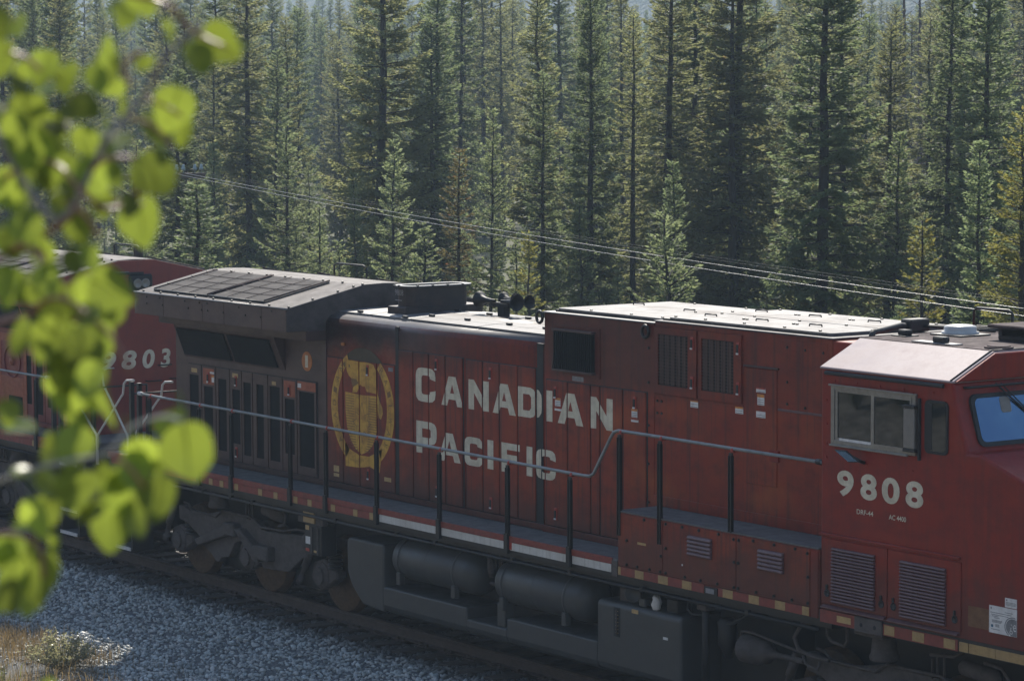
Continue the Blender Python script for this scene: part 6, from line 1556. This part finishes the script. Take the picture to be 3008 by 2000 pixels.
for pts, r0, r1, mt in (
    (A + [(80, 460, 2.62), (150, 500, 2.6), (230, 350, 2.6), (262, 300, 2.6), (330, 222, 2.62), (390, 120, 2.6), (470, 60, 2.6)], .0075, .0022, 'twig_grey'),
    ([(-300, -260, 2.8), (-40, -80, 2.7), (200, -30, 2.62), (380, 10, 2.6), (440, 70, 2.6), (520, 110, 2.58)], .006, .002, 'twig_red'),
    ([(-200, 420, 2.72), (-60, 440, 2.66), (100, 370, 2.62), (190, 440, 2.58), (240, 480, 2.58), (330, 470, 2.6)], .006, .002, 'twig_red'),
    ([(-60, 620, 2.7), (60, 560, 2.64), (160, 500, 2.62), (205, 400, 2.6), (250, 365, 2.6), (310, 365, 2.62)], .006, .0022, 'twig_red'),
    ([(-160, 850, 2.7), (-40, 760, 2.66), (70, 720, 2.62), (110, 690, 2.6), (170, 700, 2.6), (260, 780, 2.58), (300, 860, 2.58)], .005, .002, 'twig_red'),
    ([(-260, 1150, 2.7), (-60, 1125, 2.66), (60, 1085, 2.62), (160, 1060, 2.6), (250, 1040, 2.58), (300, 985, 2.58), (370, 960, 2.58), (420, 970, 2.58)], .004, .002, 'aspen_bark'),
    ([(250, 1040, 2.58), (300, 1080, 2.58), (330, 1120, 2.6)], .003, .002, 'twig_red'),
    ([(-200, 1260, 2.7), (-40, 1235, 2.66), (40, 1230, 2.62), (90, 1260, 2.6), (100, 1330, 2.6)], .005, .002, 'twig_red'),
    ([(330, 222, 2.62), (390, 250, 2.6), (420, 270, 2.6)], .003, .002, 'twig_red'),
    ([(150, 465, 2.6), (195, 495, 2.6), (228, 545, 2.6)], .004, .003, 'twig_red'),
    ([(262, 470, 2.6), (310, 448, 2.6), (350, 436, 2.6)], .004, .0025, 'twig_red'),
    ([(300, 270, 2.6), (350, 290, 2.6), (395, 335, 2.6)], .004, .0025, 'twig_red'),
    ([(20, 120, 2.6), (60, 135, 2.6), (95, 165, 2.6)], .004, .0025, 'twig_red'),
    ([(300, 200, 2.6), (285, 150, 2.6), (330, 118, 2.6)], .004, .0025, 'twig_red'),
    ([(40, 560, 2.6), (85, 580, 2.6), (115, 615, 2.6)], .004, .0025, 'twig_red'),
    ([(60, 560, 2.64), (90, 600, 2.62), (60, 650, 2.6)], .004, .002, 'twig_grey')):
    NODES += twig(pts, r0, r1, mt)
# leaves: column, row, diameter (of the 2358-wide photograph), turn of the tip, tilt about the two leaf axes, nearer(-)/further(+)
LV = [(212, 402, 105, 165, 10, 15, -.02), (150, 392, 100, 185, 15, 25, .02), (255, 395, 80, 150, 10, 40, .03), (500, 95, 118, 120, 10, 15, 0), (545, 110, 60, 90, 10, 50, .03), (455, 130, 95, 170, 20, -35, -.04), (400, 245, 120, 200, 10, 20, 0), (425, 290, 95, 180, -15, 40, .05), (352, 398, 128, 150, 12, 8, -.02), (325, 505, 128, 170, -10, 20, .02), (300, 468, 70, 190, 30, 40, -.05),
      (105, 155, 100, 190, 10, 20, 0), (65, 260, 120, 170, 10, 10, .04), (40, 300, 110, 200, -20, 30, -.04), (180, 245, 110, 110, 30, 30, 0), (200, 320, 85, 170, 10, 15, 0), (75, 345, 118, 120, 10, 5, 0), (110, 340, 90, 150, 20, 40, .05), (235, 465, 75, 175, 15, 25, 0), (185, 520, 95, 160, 10, 15, .02),
      (60, 520, 100, 170, 10, 20, 0), (100, 580, 90, 190, 25, 20, .03), (20, 650, 110, 180, 10, 45, .02), (110, 640, 90, 160, 20, 10, -.03), (165, 600, 75, 170, 0, 45, 0), (250, 665, 125, 120, 12, 8, -.02), (225, 720, 110, 160, 40, 20, .04), (120, 775, 120, 200, 10, 20, .02), (190, 800, 130, 170, 10, 25, 0),
      (235, 775, 110, 180, -15, 35, .03), (150, 850, 120, 175, 15, 40, 0), (215, 870, 105, 200, 10, 30, -.04), (160, 910, 100, 180, -30, 20, .02), (255, 945, 80, 165, 10, 65, 0), (20, 945, 70, 180, 10, 30, 0), (175, 1025, 115, 190, 15, 10, 0), (430, 1030, 150, 175, 8, 12, -.03), (395, 975, 100, 190, 40, 30, .03),
      (170, 1125, 118, 70, 10, 10, -.02), (330, 1035, 105, 150, 30, 20, .04), (310, 1080, 110, 180, 10, 40, .03), (365, 1140, 115, 190, 10, 20, 0), (270, 1130, 110, 170, 25, 40, .04), (265, 1200, 135, 180, 10, 15, .06), (310, 1200, 80, 170, 10, 50, .02), (85, 1185, 110, 165, 15, 40, 0), (20, 1260, 95, 190, 10, 20, .03),
      (95, 1320, 135, 175, 12, 20, .02), (30, 1330, 110, 180, 10, 45, 0), (20, 1370, 90, 160, 20, 10, -.04), (70, 1370, 90, 190, 20, 30, .04), (95, 1625, 120, 10, 10, 35, .03), (170, 1640, 120, 40, 15, 20, 0), (330, -10, 105, 160, 10, 20, 0), (290, 30, 80, 190, -30, 30, .04), (395, 70, 70, 90, 65, 15, 0),
      (415, 40, 50, 120, 60, 10, 0), (5, 130, 95, 190, 10, 20, 0), (10, 255, 70, 200, 60, 10, 0), (270, 155, 70, 175, 10, 50, 0), (150, 440, 70, 80, 65, 10, -.02), (210, 730, 80, 150, 62, 12, -.05), (130, 290, 80, 160, 55, 20, 0), (330, 140, 60, 150, 62, 0, .02), (340, 290, 80, 170, 10, 62, .02),
      (60, 440, 90, 180, 20, 40, .04), (10, 430, 110, 150, 10, 15, .02), (160, 180, 90, 170, 25, 30, .05), (220, 180, 80, 180, 15, 40, .02), (45, 60, 70, 160, -40, 30, .05), (130, 720, 95, 150, 20, 20, .05), (60, 780, 90, 200, 20, 30, .05), (20, 560, 90, 170, -20, 35, .04), (385, 320, 80, 200, 30, 50, .04),
      (245, 330, 70, 170, 40, 50, .03), (290, 250, 60, 190, 20, 60, .03), (235, 1095, 70, 160, -20, 45, .05), (375, 1060, 80, 200, -15, 40, .05), (50, 1085, 60, 30, 60, 20, 0), (130, 1245, 60, 170, 10, 50, .04), (205, 590, 70, 180, 10, 40, .03)]
_r3 = random.Random(5)
for k in range(90):      # smaller and shaded leaves further back on the branch
    q = LV[_r3.randrange(0, 76)]
    if q[0] > 300 or 1430 < q[1]: continue
    LV.append((q[0] + _r3.uniform(-60, 40), q[1] + _r3.uniform(-60, 60), _r3.uniform(60, 100), _r3.uniform(90, 260), _r3.uniform(-60, 60), _r3.uniform(0, 65), _r3.uniform(.03, .16)))
for i, (px, py, dia, tip, t1, t2, dz) in enumerate(LV):
    c = cam_pt(px, py, DEP + dz)
    o = bpy.data.objects.new('leaf', LEAFM[i % 4]); COL.objects.link(o)
    rad = dia * .44 * 1.27563 / 8885 * (DEP + dz)
    B = Matrix((( _r2.x, _u2.x, -_d.x), (_r2.y, _u2.y, -_d.y), (_r2.z, _u2.z, -_d.z)))      # built facing the open side, then tilted
    R = B @ Matrix.Rotation(radians(-tip), 3, 'Z') @ Matrix.Rotation(radians(t1 * (1 if i % 3 else -1)), 3, 'X') @ Matrix.Rotation(radians(t2 * (1 if i % 2 else -1)), 3, 'Y')
    o.parent = asp; o.matrix_parent_inverse = Matrix.Translation(-asp.location)
    o.matrix_basis = Matrix.Translation(c) @ R.to_4x4() @ Matrix.Scale(rad, 4)
